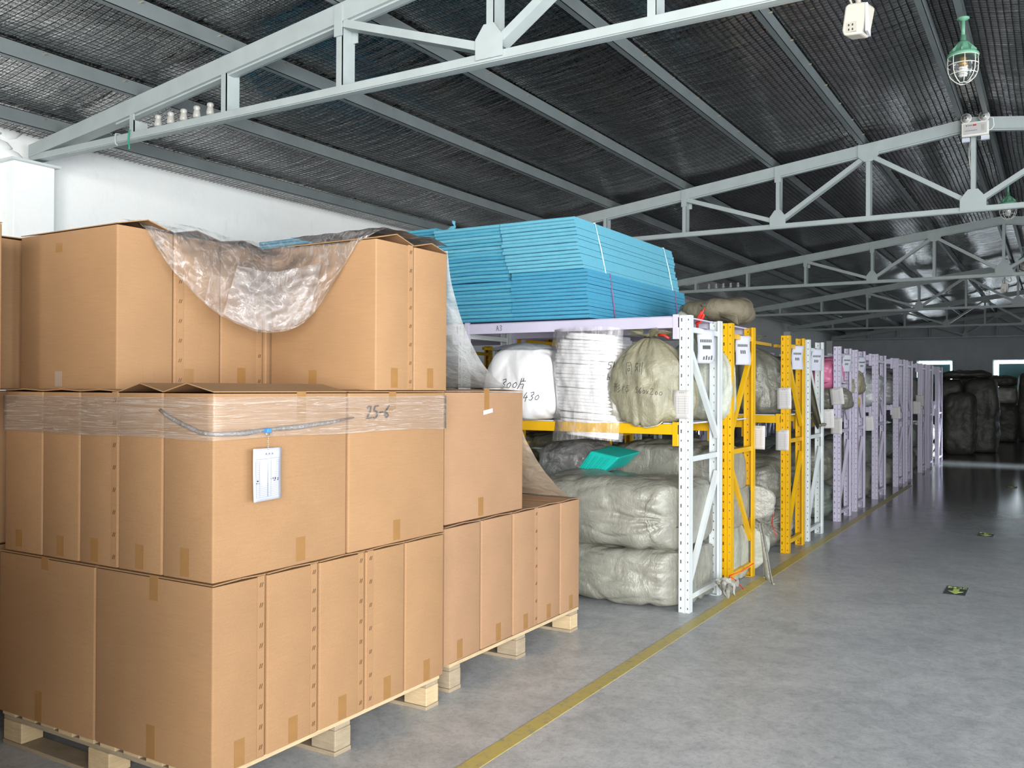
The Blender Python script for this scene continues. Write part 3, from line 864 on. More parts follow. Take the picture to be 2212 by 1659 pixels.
def carton(x0, x1, y0, y1, z0, z1, label, ridge='x', raise_=0.006, tapes=(), joint=None, mat='card', group='cardboard boxes on the pallets', jit=True):
    """tall box; tapes: (face, pos 0..1, z from, z to, [mat]); joint: (face, pos, n staples)"""
    t = thing('cardboard_box', ((x0 + x1) / 2, (y0 + y1) / 2, z0), label, 'box', group)
    e = 0.0015
    x0 += e; x1 -= e; y0 += e; y1 -= e; zt = z1 - 0.004
    rb = random.Random(BOXN[0]); BOXN[0] += 1
    bm = bmesh.new()
    bmesh.ops.create_cube(bm, size=1)
    for v in bm.verts:
        v.co = Vector((x0 if v.co.x < 0 else x1, y0 if v.co.y < 0 else y1, z0 + 0.001 if v.co.z < 0 else zt - 0.008))
    bmesh.ops.bevel(bm, geom=[ed for ed in bm.edges if abs((ed.verts[0].co - ed.verts[1].co).normalized().z) > 0.9], offset=0.007, segments=3, affect='EDGES', profile=0.5)
    org = W(t)
    for v in bm.verts: v.co -= org
    me = bpy.data.meshes.new('body'); bm.to_mesh(me); bm.free()
    for p in me.polygons: p.use_smooth = abs(p.normal.z) < 0.5
    me.materials.append(M[mat]); me.set_sharp_from_angle(angle=math.radians(40))
    o = bpy.data.objects.new('body', me); COL.objects.link(o); o.parent = t; ORG[o.name] = org.copy()
    th = 0.004
    # two top flaps meeting along the ridge
    if ridge == 'x':
        ym = (y0 + y1) / 2 + rb.uniform(-0.01, 0.01)
        for ya in (y0, y1):
            yb = ym - 0.001 if ya == y0 else ym + 0.001
            MB().prism([(x0, ya, zt - th), (x0, ya, zt), (x0, yb, zt + raise_), (x0, yb, zt + raise_ - th)], (x1 - x0, 0, 0)).build('flap', mat, t)
    else:
        xm = (x0 + x1) / 2 + rb.uniform(-0.01, 0.01)
        for xa in (x0, x1):
            xb = xm - 0.001 if xa == x0 else xm + 0.001
            MB().prism([(xa, y0, zt - th), (xa, y0, zt), (xb, y0, zt + raise_), (xb, y0, zt + raise_ - th)], (0, y1 - y0, 0)).build('flap', mat, t)
    d = 0.0008
    for tp in tapes:
        f, pos, za, zb = tp[:4]; tm = tp[4] if len(tp) > 4 else 'tape'; tw = 0.024
        if f == 'x':
            yc = y0 + (y1 - y0) * pos
            MB().box(x1 - 0.001, x1 + d, yc - tw, yc + tw, z0 + za, z0 + zb).build('tape', tm, t)
        else:
            xc = x0 + (x1 - x0) * pos
            MB().box(xc - tw, xc + tw, y0 - d, y0 + 0.001, z0 + za, z0 + zb).build('tape', tm, t)
    if joint:
        f, pos, ns = joint; jw = 0.017
        st = MB()
        if f == 'x':
            yc = y0 + (y1 - y0) * pos
            j = MB().box(x1 - 0.002, x1 + 0.0028, yc - jw, yc + jw, z0 + 0.006, zt - 0.004).build('joint_flap', mat, t, bevel=0.001)
            for k in range(ns):
                zc = z0 + 0.04 + (z1 - z0 - 0.08) * k / (ns - 1)
                for q in (-0.004, 0.005):
                    st.bar((x1 + 0.003, yc + q - 0.003, zc - 0.008), (x1 + 0.003, yc + q + 0.003, zc + 0.008), (0, 0.0012, 0), (0.0012, 0, 0))
        else:
            xc = x0 + (x1 - x0) * pos
            j = MB().box(xc - jw, xc + jw, y0 - 0.0028, y0 + 0.002, z0 + 0.006, zt - 0.004).build('joint_flap', mat, t, bevel=0.001)
            for k in range(ns):
                zc = z0 + 0.04 + (z1 - z0 - 0.08) * k / (ns - 1)
                for q in (-0.004, 0.005):
                    st.bar((xc + q - 0.003, y0 - 0.003, zc - 0.008), (xc + q + 0.003, y0 - 0.003, zc + 0.008), (0.0012, 0, 0), (0, 0.0012, 0))
        st.build('staples', 'staple', j, kind='stuff')
    return t


pallet(-3.80, -2.51, 2.16, 3.50, 'raw wood pallet under the nearest box stack')
pallet(-3.85, -2.56, 3.66, 5.05, 'raw wood pallet under the lower box stack by the rack')
Z = [0.144, 0.818, 1.490, 2.160]
# bottom layer of the near stack: long boxes lying across, five deep
ys = [2.145, 2.395, 2.672, 2.952, 3.222, 3.520]
bot_t = [[('x', 0.5, 0.005, 0.10), ('y', 0.5, 0.005, 0.125), ('y', 0.52, 0.58, 0.672)], [('x', 0.5, 0.005, 0.10)], [('x', 0.5, 0.005, 0.10)], [('x', 0.55, 0.005, 0.10)], [('x', 0.55, 0.005, 0.10)]]
bot_j = [('x', 0.88, 9), ('x', 0.9, 8), None, ('x', 0.1, 8), None]
bj = [('x', 0.9, 9), ('x', 0.9, 9), ('x', 0.9, 8), ('x', 0.1, 7), None]
for k in range(5):
    lab = ['tall cardboard box at the near corner of the bottom layer, beside the bare left-hand one', 'second narrow box end from the near corner, bottom layer by the aisle', 'third narrow box end, bottom layer, stapled along its far edge',
           'fourth narrow box end, bottom layer, stapled along its near edge', 'farthest narrow box end of the near stack bottom layer, over a pallet block'][k]
    carton(-3.155, -2.498, ys[k] + (0.002 if k else 0), ys[k + 1] - (0.004 if k < 4 else 0), Z[0], Z[1], lab, 'x', 0.004, bot_t[k], bj[k])
carton(-3.81, -3.16, 2.145, 2.42, Z[0], Z[1], 'wide cardboard box in the bottom layer above the loose plank ends', 'x', 0.004, [('y', 0.44, 0.005, 0.125), ('y', 0.5, 0.62, 0.672)], None)
for k in range(1, 5):
    carton(-3.81, -3.16, ys[k] + 0.002, ys[k + 1] - 0.004, Z[0], Z[1], 'cardboard box hidden in the bottom layer, %s row behind the wide one' % ORD[k], 'x', 0.004)
# middle layer: boxes turned the other way
xm = [-3.785, -3.515, -3.268, -3.030, -2.775, -2.505]
mt = [[('y', 0.4, 0.02, 0.09)], [('y', 0.5, 0.01, 0.09)], [('y', 0.4, 0.01, 0.10)], [('y', 0.5, 0.01, 0.10)], [('y', 0.45, 0.01, 0.11), ('x', 0.62, 0.012, 0.105), ('x', 0.62, 0.55, 0.668)]]
mj = [None, None, ('y', 0.93, 8), None, None]
mr_ = [0.006, 0.006, 0.006, 0.03, 0.03]
mlab = ['narrow box end at the left edge of the stretch-wrapped middle layer', 'second narrow box end from the left in the wrapped middle layer', 'middle-layer box end with a stapled seam down its right edge', 'middle-layer box end with a raised top flap, left of the corner box', 'corner box of the wrapped middle layer with the blue-clipped list']
for k in range(5):
    carton(xm[k] + 0.002, xm[k + 1] - 0.002, 2.15, 2.84, Z[1], Z[2], mlab[k], 'y', mr_[k], mt[k], mj[k])
b25 = carton(xm[4] + 0.002, xm[5] - 0.0, 2.848, 3.53, Z[1], Z[2], 'wrapped middle-layer box marked 25-6 in black pen', 'y', 0.008, [('x', 0.47, 0.01, 0.10), ('x', 0.42, 0.58, 0.668)])
for k in range(4):
    carton(xm[k] + 0.002, xm[k + 1] - 0.002, 2.848, 3.53, Z[1], Z[2], 'cardboard box hidden at the back of the middle layer, %s from the left' % ORD[k], 'y', 0.006)
# top layer
yt = [2.262, 2.537, 2.792, 3.040]
tl = [[('y', 0.42, 0.01, 0.075, 'tape_pale'), ('y', 0.42, 0.575, 0.615), ('x', 0.55, 0.012, 0.09)], [('x', 0.32, 0.012, 0.09)], [('x', 0.5, 0.012, 0.10)]]
tj = [None, ('x', 0.12, 8), ('x', 0.94, 6)]
tlab = ['wide near-end box of the top layer, pale tape low on its face', 'stapled narrow top-layer box end beneath the hanging plastic sheet', 'top-layer box end in the corner under the bag of plastic sheet']
for k in range(3):
    carton(-3.875 + 0.01 * k, -3.205 - 0.004 * k, yt[k] + 0.002, yt[k + 1] - 0.003, Z[2], Z[3], tlab[k], 'x', 0.034 - 0.006 * k, tl[k], tj[k])
carton(-3.165, -2.528, 3.045, 3.315, Z[2], Z[3], 'top-layer box standing forward, its broad side facing the hanging plastic', 'x', 0.034, [('y', 0.42, 0.012, 0.09), ('x', 0.48, 0.012, 0.10)], ('x', 0.9, 8))
carton(-3.165, -2.532, 3.322, 3.585, Z[2], Z[3], 'farthest top-layer box end, beside the sheet hanging down behind', 'x', 0.03, [('x', 0.48, 0.012, 0.105)])
for k in range(2):
    carton(-3.86, -3.2, 3.05 + 0.27 * k, 3.312 + 0.27 * k, Z[2], Z[3], 'cardboard box hidden at the back left of the top layer, %s row' % ORD[k], 'x', 0.02)
# low stack on the second pallet
y2 = [3.60, 3.925, 4.250, 4.530, 4.800, 5.055]
lt = [[('x', 0.42, 0.006, 0.10)], [('x', 0.55, 0.006, 0.10)], [('x', 0.5, 0.006, 0.09)], [('x', 0.5, 0.006, 0.09)], [('x', 0.55, 0.006, 0.09)]]
lj = [None, None, ('x', 0.92, 7), None, None]
for k in range(5):
    carton(-3.2, -2.552 - 0.004 * (k % 2), y2[k] + (0.012 if k == 1 else 0.002), y2[k + 1] - 0.004, Z[0] + 0.004, Z[1] + 0.008, 'bottom box end on the low stack, %s along from the near stack' % ORD[k], 'x', 0.006, lt[k], lj[k], 'card_pale')
    carton(-3.86, -3.21, y2[k] + 0.002, y2[k + 1] - 0.004, Z[0] + 0.004, Z[1] + 0.008, 'cardboard box hidden in the low stack back row, %s along' % ORD[k], 'x', 0.006, (), None, 'card_pale')
tb = carton(-2.825, -2.556, 3.605, 4.357, Z[1] + 0.014, Z[2] + 0.002, 'single box standing on the low stack with a small white sticker on its tape', 'y', 0.008, [('x', 0.43, 0.01, 0.105), ('x', 0.5, 0.56, 0.668)], None, 'card_pale')
MB().bar((-2.5548, 3.945, Z[1] + 0.556), (-2.5548, 4.035, Z[1] + 0.568), (0, -0.001, 0.011), (0.0006, 0, 0)).build('sticker', 'paper', tb)
for k in range(3):
    carton(-3.10 - 0.275 * k, -2.832 - 0.275 * k, 3.605, 4.357, Z[1] + 0.014, Z[2] + 0.002, 'cardboard box hidden on the low stack behind the stickered one, %s in' % ORD[k], 'y', 0.008, (), None, 'card_pale')
# unseen stack added left of the photographer to keep daylight off the near stack
pallet(-2.76, -1.46, -0.62, 0.68, 'raw wood pallet of the unseen added stack beside the photographer')
for li, nm in enumerate(('bottom', 'middle', 'top')):
    for k in range(4):
        for q, (xa, xb) in enumerate(((-2.75, -2.12), (-2.11, -1.47))):
            if li == 2 and (q == 0 or k > 1): continue
            carton(xa, xb, -0.61 + 0.325 * k, -0.29 + 0.325 * k, Z[li], Z[li + 1], '%s-layer box of the unseen added stack beside the photographer, %s side, %s row' % (nm, 'wall' if q == 0 else 'aisle', ORD[k]), 'x', 0.006, (), None, 'card', 'unseen cardboard boxes added beside the photographer')
# dark neighbour stack to the left
pallet(-5.25, -3.98, 2.0, 3.45, 'raw wood pallet mostly hidden left of the nearest one')
for li, (zz0, zz1, nm) in enumerate(((Z[0], Z[1], 'bottom'), (Z[1], Z[2], 'middle'), (Z[2], Z[3], 'top'))):
    for k in range(2):
        carton(-4.66, -3.965 + 0.01 * li, 2.06 + 0.68 * k, 2.73 + 0.68 * k, zz0, zz1, 'shaded %s-layer box in the stack left of the near one, %s from the front' % (nm, 'first' if k == 0 else 'second'), 'x', 0.006, (), None, 'card', 'cardboard boxes in the shaded left stack')
# sliver of a nearer stack at the left edge
pallet(-5.0, -3.72, 0.75, 2.0, 'raw wood pallet at the far left, nearly out of sight')
carton(-4.5, -3.86, 1.5, 2.03, Z[0], Z[1], 'bottom box of the stack cut off at the left edge', 'x', 0.006, (), None, 'card', 'cardboard boxes at the left edge')
carton(-4.5, -3.86, 1.5, 2.03, Z[1], Z[2], 'middle box of the stack cut off at the left edge', 'x', 0.006, (), None, 'card', 'cardboard boxes at the left edge')
carton(-4.27, -3.605, 1.5, 2.035, Z[2], Z[3], 'overhanging top box of the stack cut off at the left edge', 'x', 0.006, (), None, 'card', 'cardboard boxes at the left edge')


# ------------------------------------------------------------------ handwriting
def strokes(lines, org, right, upv, normal, r, name, mat, parent, bvh=None, off=0.0015):
    mb = MB(); org, right, upv, normal = Vector(org), Vector(right), Vector(upv), Vector(normal).normalized()
    for ln in lines:
        pts = []
        for i in range(len(ln) - 1):
            (a, b), (c, d) = ln[i], ln[i + 1]
            for k in range(4): pts.append((a + (c - a) * k / 4, b + (d - b) * k / 4))
        pts.append(ln[-1]); path = []
        for (a, b) in pts:
            p = org + right * a + upv * b
            if bvh:
                h = bvh.ray_cast(p + normal * 0.5, -normal)
                if h[0] is None: continue
                p = h[0]
            path.append(p + normal * off)
        if len(path) > 1: mb.tube(path, r, 5)
    return mb.build(name, mat, parent)


D = {'2': [[(0, .8), (.15, 1), (.45, .95), (.4, .6), (0, 0), (.6, .05)]], '5': [[(.55, 1), (.1, .95), (.05, .6), (.4, .55), (.5, .25), (.3, 0), (0, .05)]], '-': [[(0, .45), (.45, .5)]],
     '6': [[(.5, 1), (.1, .5), (.05, .15), (.3, 0), (.5, .2), (.3, .4), (.1, .25)]], '3': [[(0, .9), (.35, 1), (.45, .75), (.15, .55), (.45, .35), (.3, .02), (0, .1)]],
     '0': [[(.25, .6), (.05, .4), (.1, .1), (.35, .05), (.45, .35), (.3, .6), (.22, .58)]], 'x': [[(0, .6), (.4, 0)], [(.42, .62), (.02, .02)]], '4': [[(.3, 1), (.02, .35), (.55, .4)], [(.4, .65), (.35, -.1)]],
     'A': [[(0, 0), (.25, 1), (.5, 0)], [(.1, .4), (.42, .4)]], '片': [[(.2, 1), (.15, .4), (-.05, -.1)], [(.45, 1), (.45, .65)], [(.2, .66), (.75, .68)], [(.2, .36), (.6, .38), (.55, -.1)]],
     '同': [[(0, 0), (0, .95)], [(.05, .95), (.35, 1), (.45, .6), (.4, 0)], [(.12, .7), (.32, .72)], [(.14, .5), (.3, .52), (.3, .32), (.14, .3), (.14, .5)]], '刻': [[(.05, .85), (.35, .9)], [(.2, 1), (.1, .6), (.35, .6), (.1, .25)], [(.3, .5), (.38, .25)], [(.55, .9), (.55, .2)], [(.72, 1), (.7, 0)]],
     '形': [[(0, 1), (.45, 1.02)], [(0, .7), (.45, .72)], [(.15, 1), (.1, .1)], [(.33, 1), (.33, .1)], [(.75, .95), (.55, .7)], [(.8, .65), (.55, .4)], [(.85, .35), (.5, .05)]],
     '棒': [[(0, .7), (.35, .75)], [(.18, 1), (.16, 0)], [(.18, .65), (0, .3)], [(.45, .85), (.85, .88)], [(.45, .65), (.85, .68)], [(.65, 1), (.45, .35)], [(.65, .6), (.9, .35)], [(.5, .25), (.82, .27)], [(.66, .45), (.64, 0)]], 's': [[(.4, .6), (.1, .55), (.35, .3), (.05, .05)]], 'l': [[(.1, 1), (.05, .1), (.2, 0)]], 'u': [[(0, .5), (.05, .05), (.3, .1), (.35, .5), (.35, 0)]], 'e': [[(.05, .3), (.4, .35), (.25, .55), (.05, .3), (.2, 0), (.4, .1)]], 'b': [[(.05, 1), (.02, 0), (.35, .1), (.3, .45), (.05, .4)]]}


def write(txt, h, sp=0.72, slant=0.12):
    out = []; x = 0
    for c in txt:
        if c == ' ': x += 0.5; continue
        mx = max(p[0] for l in D[c] for p in l)
        for l in D[c]: out.append([((x + a + slant * b) * h, b * h) for a, b in l])
        x += mx + 0.22
    return out


strokes(write('25-6', 0.052), (-2.503, 2.955, 1.372), (0, 1, 0), (0, 0, 1), (1, 0, 0), 0.0035, 'handwriting', 'ink', b25, None, 0.0022)

# ------------------------------------------------------------------ stretch wrap, clip and tag, loose sheets
t = thing('stretch_wrap', (-3.15, 2.84, 1.31), 'clear stretch film band round the middle box layer', 'stretch wrap')


def wrap_fn(u, v):
    # perimeter path: left front corner -> front -> aisle side -> far corner
    g = 0.006
    P = [(-3.79, 2.95), (-3.79 - g, 2.15 - g), (-2.502 + g, 2.15 - g), (-2.502 + g, 3.53 + g), (-2.85, 3.53 + g)]
    Ls = [(Vector(P[i + 1]) - Vector(P[i])).length for i in range(4)]; s = u * sum(Ls)
    for i in range(4):
        if s <= Ls[i] or i == 3:
            q = Vector(P[i]).lerp(Vector(P[i + 1]), min(1, s / Ls[i])); break
        s -= Ls[i]
    zz = 1.465 - v * (0.150 + 0.012 * noise.noise(Vector((u * 6, 0, 1)))) + 0.006 * noise.noise(Vector((u * 4, 3, 1)))
    n = 0.0012 * noise.noise(Vector((u * 3, v * 40, 0)))
    return (q.x + (n if q.x > -2.6 else 0), q.y - (n if q.y < 2.3 else 0), zz)


MB().grid(wrap_fn, 160, 26).build('film_band', 'wrap', t, True)
rope = [(-2.775, 2.139, 1.418), (-2.74, 2.136, 1.40), (-2.66, 2.135, 1.372), (-2.56, 2.136, 1.343), (-2.50, 2.138, 1.338), (-2.487, 2.16, 1.338), (-2.487, 2.28, 1.337), (-2.487, 2.37, 1.345), (-2.487, 2.55, 1.35), (-2.489, 2.72, 1.362), (-2.49, 2.86, 1.378)]
MB().tube(rope, [0.006, 0.006, 0.007, 0.007, 0.008, 0.008, 0.01, 0.007, 0.009, 0.007, 0.003], 8).build('twisted_edge', 'film_fold', t, True)
# clip with paper list
t = thing('paper_list', (-2.486, 2.37, 1.34), 'white printed stock list hanging by a chain from a blue clip', 'paper list')
c = MB().prism([(-2.484, 2.358, 1.335), (-2.484, 2.384, 1.335), (-2.484, 2.380, 1.352), (-2.484, 2.362, 1.352)], (0.02, 0, 0)).build('clip', 'blue_clip', t, bevel=0.003)
MB().tube([(-2.472, 2.362, 1.338), (-2.472, 2.363, 1.326), (-2.472, 2.370, 1.323), (-2.472, 2.377, 1.326), (-2.472, 2.378, 1.338)], 0.0016, 6).build('ring', 'chain', c, True)
mb = MB()
for k in range(7):
    zc = 1.322 - k * 0.0075
    mb.tube([(-2.472 + (0.002 * math.cos(a) if k % 2 else 0), 2.371 + (0 if k % 2 else 0.0022 * math.cos(a)), zc + 0.0045 * math.sin(a)) for a in [2 * PI * q / 8 for q in range(8)]], 0.0008, 5, True)
mb.build('chain', 'chain', t, True)
pa = Vector((-2.481, 2.304, 1.092)); pr_ = Vector((0.004, 0.134, 0.0)); pu = Vector((0.004, 0.0, 0.187)); pn = Vector((1, 0, 0))


def paper_fn(u, v):
    p = pa + pr_ * (u - 0.03 * (1 - v) * (1 if u > 0.5 else 0)) + pu * v
    return p + Vector((0.012 * (1 - v) ** 2 * (0.4 + 0.6 * abs(u - 0.5)) + 0.003 * math.sin(u * PI), 0, -0.006 * (1 - u) * (1 - v)))


sh = MB().grid(paper_fn, 8, 10).build('sheet', 'paper_blue', t, True, solid=0.0006)


def pline(mb, u0, u1, v0, v1, fn, o=0.0009):
    P = [Vector(fn(a, b)) + Vector((o, 0, 0)) for a, b in ((u0, v0), (u1, v0), (u1, v1), (u0, v1))]
    mb.add(P, [(0, 1, 2, 3)])


mb = MB()
pline(mb, 0.36, 0.72, 0.868, 0.872, paper_fn)
for k in range(3): pline(mb, 0.41 + 0.11 * k, 0.46 + 0.11 * k, 0.88, 0.905, paper_fn)
pline(mb, 0.08, 0.5, 0.792, 0.797, paper_fn); pline(mb, 0.56, 0.95, 0.80, 0.805, paper_fn)
for k in range(21):
    v = 0.755 - k * 0.034
    pline(mb, 0.08, 0.92, v, v + 0.004, paper_fn)
for u in (0.08, 0.2, 0.5, 0.62, 0.92): pline(mb, u, u + 0.006, 0.07, 0.76, paper_fn)
mb.build('printed_table', 'print', sh, kind='stuff')
mb = MB()
for (u, v, du, dv) in ((0.12, 0.375, 0.05, 0.025), (0.1, 0.335, 0.03, 0.018), (0.17, 0.335, 0.03, 0.01), (0.62, 0.395, 0.02, 0.02), (0.69, 0.39, 0.025, 0.035), (0.76, 0.38, 0.035, 0.045), (0.85, 0.395, 0.06, 0.012), (0.72, 0.36, 0.06, 0.012), (0.86, 0.36, 0.035, 0.022)):
    pline(mb, u, u + du, v, v + dv, paper_fn, 0.0012)
mb.build('ink_marks', 'ink', sh, kind='stuff')


def ridge(p):
    return (1 - abs(noise.noise(p)) * 2.0)


def lerp_curve(P, u):
    n = len(P) - 1; s = min(u * n, n - 1e-6); i = int(s); f = s - i
    p0, p1, p2, p3 = (Vector(P[max(i - 1, 0)]), Vector(P[i]), Vector(P[i + 1]), Vector(P[min(i + 2, n)]))
    return 0.5 * ((2 * p1) + (p2 - p0) * f + (2 * p0 - 5 * p1 + 4 * p2 - p3) * f * f + (3 * p1 - p0 - 3 * p2 + p3) * f ** 3)


t = thing('plastic_sheet', (-3.0, 2.85, 1.75), 'clear plastic sheet slung like a bag between the top-layer boxes', 'plastic sheet')
TOP = [(-3.36, 2.40, 2.205), (-3.24, 2.62, 2.205), (-3.2, 2.90, 2.175), (-3.15, 3.06, 2.19), (-2.85, 3.12, 2.215), (-2.55, 3.16, 2.215)]
BOT = [(-3.195, 2.375, 2.163), (-3.17, 2.50, 1.99), (-3.10, 2.68, 1.82), (-2.99, 2.87, 1.742), (-2.84, 2.985, 1.83), (-2.62, 3.032, 2.155)]


def bag(u, v):
    a = lerp_curve(TOP, u); b = lerp_curve(BOT, u)
    p = a.lerp(b, v)
    belly = math.sin(PI * u) * math.sin(PI * min(1, v * 1.02)) * 0.10
    out = Vector((0.75, -0.65, 0)) * belly
    wr = noise.noise(Vector((u * 26 + 3 * v, v * 1.2, 0.5))) * 0.014 * math.sin(PI * min(1, v + 0.08)) + noise.noise(Vector((u * 11, v * 9, 4.5))) * 0.016 * math.sin(PI * u)
    wr += -0.022 * max(0, ridge(Vector((u * 9 + 1.5 * v, v * 2.2, 0.3))) - 0.6) * math.sin(PI * u) + 0.02 * max(0, ridge(Vector((u * 13 - 2 * v, v * 3.5, 6.3))) - 0.65)
    q = p + out + Vector((0.7, -0.6, 0.25)) * wr
    q.x = max(q.x, -3.19) if q.z < 2.15 else q.x
    if q.x > -3.17 and q.z < 2.15: q.y = min(q.y, 3.035)
    return q


MB().grid(bag, 90, 46).build('sheet', 'film', t, True)


def fold(u, v):
    uu = 0.42 + 0.36 * u; vv = 0.38 + 0.6 * v
    q = Vector(bag(uu, vv)) + Vector((0.02, -0.02, 0.0)) + Vector((0.7, -0.6, 0)) * (0.02 * noise.noise(Vector((u * 7, v * 7, 8))))
    return q


MB().grid(fold, 40, 34).build('folded_layer', 'film_fold', t, True)


def cover(u, v):   # over the top of the forward boxes
    x = -3.12 + 0.57 * u; y = 3.12 + 0.5 * v
    z = 2.212 + 0.015 * noise.noise(Vector((u * 5, v * 5, 1))) - 0.02 * max(0, v - 0.85) / 0.15
    return (x, y, z)


MB().grid(cover, 20, 16).build('top_cover', 'film', t, True)
t = thing('plastic_sheet', (-3.0, 3.9, 1.5), 'milky plastic sheet sloping down behind the top boxes onto the low stack', 'plastic sheet')


def slope(u, v):
    P = [(0, 3.602, 2.17), (0, 3.64, 1.98), (0, 3.74, 1.80), (0, 3.90, 1.62), (0, 4.12, 1.508), (0, 4.2, 1.503)]
    q = lerp_curve(P, v)
    q.x = -2.545 - 0.5 * u + 0.03 * v
    q.y += 0.012 * noise.noise(Vector((u * 3, v * 6, 2))) * min(1, v * 4); q.z += 0.008 * noise.noise(Vector((u * 5, v * 8, 6))) * (1 - v)
    if v > 0.8: q.z = max(q.z, 1.503)
    return q


MB().grid(slope, 16, 30).build('sheet', 'film_grey', t, True)
t = thing('plastic_sheet', (-2.9, 4.6, 0.84), 'tan-tinted plastic sheet sloping down on the low stack beside the single box', 'plastic sheet')


def tent(u, v):
    P = [(0, 4.362, 1.27), (0, 4.45, 1.16), (0, 4.62, 1.02), (0, 4.80, 0.905), (0, 4.93, 0.842)]
    q = lerp_curve(P, v); q.x = -2.565 - 0.55 * u
    q.z += 0.012 * noise.noise(Vector((u * 4, v * 6, 2))) * (1 - v); q.y += 0.006 * noise.noise(Vector((u * 3, v * 5, 9)))
    q.z = max(q.z, 0.84)
    return q


MB().grid(tent, 14, 24).build('sheet', 'film_tan', t, True)


# ------------------------------------------------------------------ foam bundles on the first racks
def foam(label, x0, x1, y0, y1, zz, n, mat, lean0, lean1, strap, strap_ys, seed, group='blue foam bundles on the rack top', bend=0.0, tk=None):
    """n sheets stacked from zz upward; lean0/lean1: x shift of the lowest and topmost sheet"""
    rd = random.Random(seed)
    t = thing('foam_bundle', ((x0 + x1) / 2, (y0 + y1) / 2, zz), label, 'foam bundle', group)
    tk = tk or 0.0268
    for k in range(n):
        f = k / max(1, n - 1); dx = lean0 + (lean1 - lean0) * f + rd.uniform(-0.006, 0.006)
        dy = rd.uniform(-0.012, 0.006) - 0.012 * math.sin(f * 3)
        z0 = zz + k * tk; mb = MB(); NXs = 8; xa, xb = x0 + dx, x1 + dx + rd.uniform(-0.004, 0.004); ya, yb = y0 + dy, y1 + rd.uniform(-0.006, 0.012)
        c = 0.005; g = 0.0012
        cs = [(ya + c, z0 + g), (ya, z0 + g + c), (ya, z0 + tk - g - c), (ya + c, z0 + tk - g), (yb - c, z0 + tk - g), (yb, z0 + tk - g - c), (yb, z0 + g + c), (yb - c, z0 + g)]
        for i in range(NXs + 1):
            u = i / NXs; x = xa + (xb - xa) * u
            droop = bend * (0.5 - abs(u - 0.5)) * 0.02 + 0.0015 * noise.noise(Vector((u * 4, k * 3.1, seed)))
            for (yy, z_) in cs:
                edge = 0.004 * (1 if yy < (ya + yb) / 2 else 0) * noise.noise(Vector((u * 5, k, seed + 5)))
                mb.v.append(Vector((x, yy + edge, z_ + droop)))
        m8 = len(cs)
        for i in range(NXs):
            for q in range(m8):
                mb.f.append((i * m8 + q, i * m8 + (q + 1) % m8, (i + 1) * m8 + (q + 1) % m8, (i + 1) * m8 + q))
        mb.f.append(tuple(range(m8))); mb.f.append(tuple(NXs * m8 + q for q in range(m8)))
        mb.build('foam_sheet', mat if not isinstance(mat, (list, tuple)) else mat[k % len(mat)], t)
    H = n * tk
    if strap:
        for sy in strap_ys:
            pth = [(x1 + lean0 + 0.006, sy + 0.02, zz + 0.002), (x1 + (lean0 + lean1) / 2 + 0.009, sy, zz + H * 0.5), (x1 + lean1 + 0.006, sy - 0.02, zz + H), (x0 + lean1, sy - 0.02, zz + H + 0.003)]
            MB().tube(pth, 0.0045, 6).build('strap', strap, t, True)
    return t


FZ = 2.004
foam('deep blue foam bundle with red straps, lower half of the rightmost stack', -3.42, -2.80, 5.72, 7.66, FZ, 13, 'foam_deep', -0.02, -0.045, 'strap_red', (6.12, 7.44), 1)
foam('pale blue foam bundle with white straps, upper half of the rightmost stack', -3.47, -2.85, 5.71, 7.60, FZ + 13 * 0.0268 + 0.001, 14, 'foam_light', -0.02, -0.09, 'strap_white', (6.06, 7.42), 2)
foam('blue foam bundle at the bottom of the middle stack', -4.06, -3.435, 5.73, 7.6, FZ, 11, ['foam_deep', 'foam_mid'], 0.0, -0.01, None, (), 3)
foam('blue foam bundle with curling edges, in the middle of the middle stack', -4.10, -3.49, 5.73, 7.6, FZ + 11 * 0.0268 + 0.001, 8, ['foam_deep', 'foam_mid'], 0.0, -0.01, None, (), 4, bend=0.5)
foam('blue foam bundle topping the middle stack', -4.15, -3.55, 5.73, 7.6, FZ + 19 * 0.0268 + 0.003, 8, ['foam_mid', 'foam_light', 'foam_mid'], 0.02, -0.02, None, (), 5)
foam('blue foam stack left of the middle one, behind the top boxes', -4.86, -4.255, 5.86, 7.6, FZ, 29, ['foam_mid', 'foam_deep'], 0.0, 0.0, None, (), 6)
foam('blue foam stack farthest left, its top sheets showing above the plastic', -6.28, -5.66, 5.9, 7.6, FZ, 31, ['foam_deep', 'foam_mid'], 0, 0.0, None, (), 8)
t = thing('foam_scrap', (-4.02, 5.80, 2.735), 'twisted scrap of blue foam curling up on the middle stack', 'foam scrap')
MB().tube([(-4.10, 5.80, 2.735), (-4.06, 5.80, 2.752), (-4.03, 5.80, 2.765), (-4.035, 5.80, 2.795), (-4.055, 5.80, 2.812)], [0.012, 0.02, 0.012, 0.017, 0.006], 8).build('curl', 'foam_light', t, True)
MB().tube([(-4.11, 5.79, 2.74), (-4.06, 5.785, 2.745), (-4.01, 5.79, 2.737)], [0.006, 0.012, 0.006], 8).build('tail', 'foam_light', t, True)


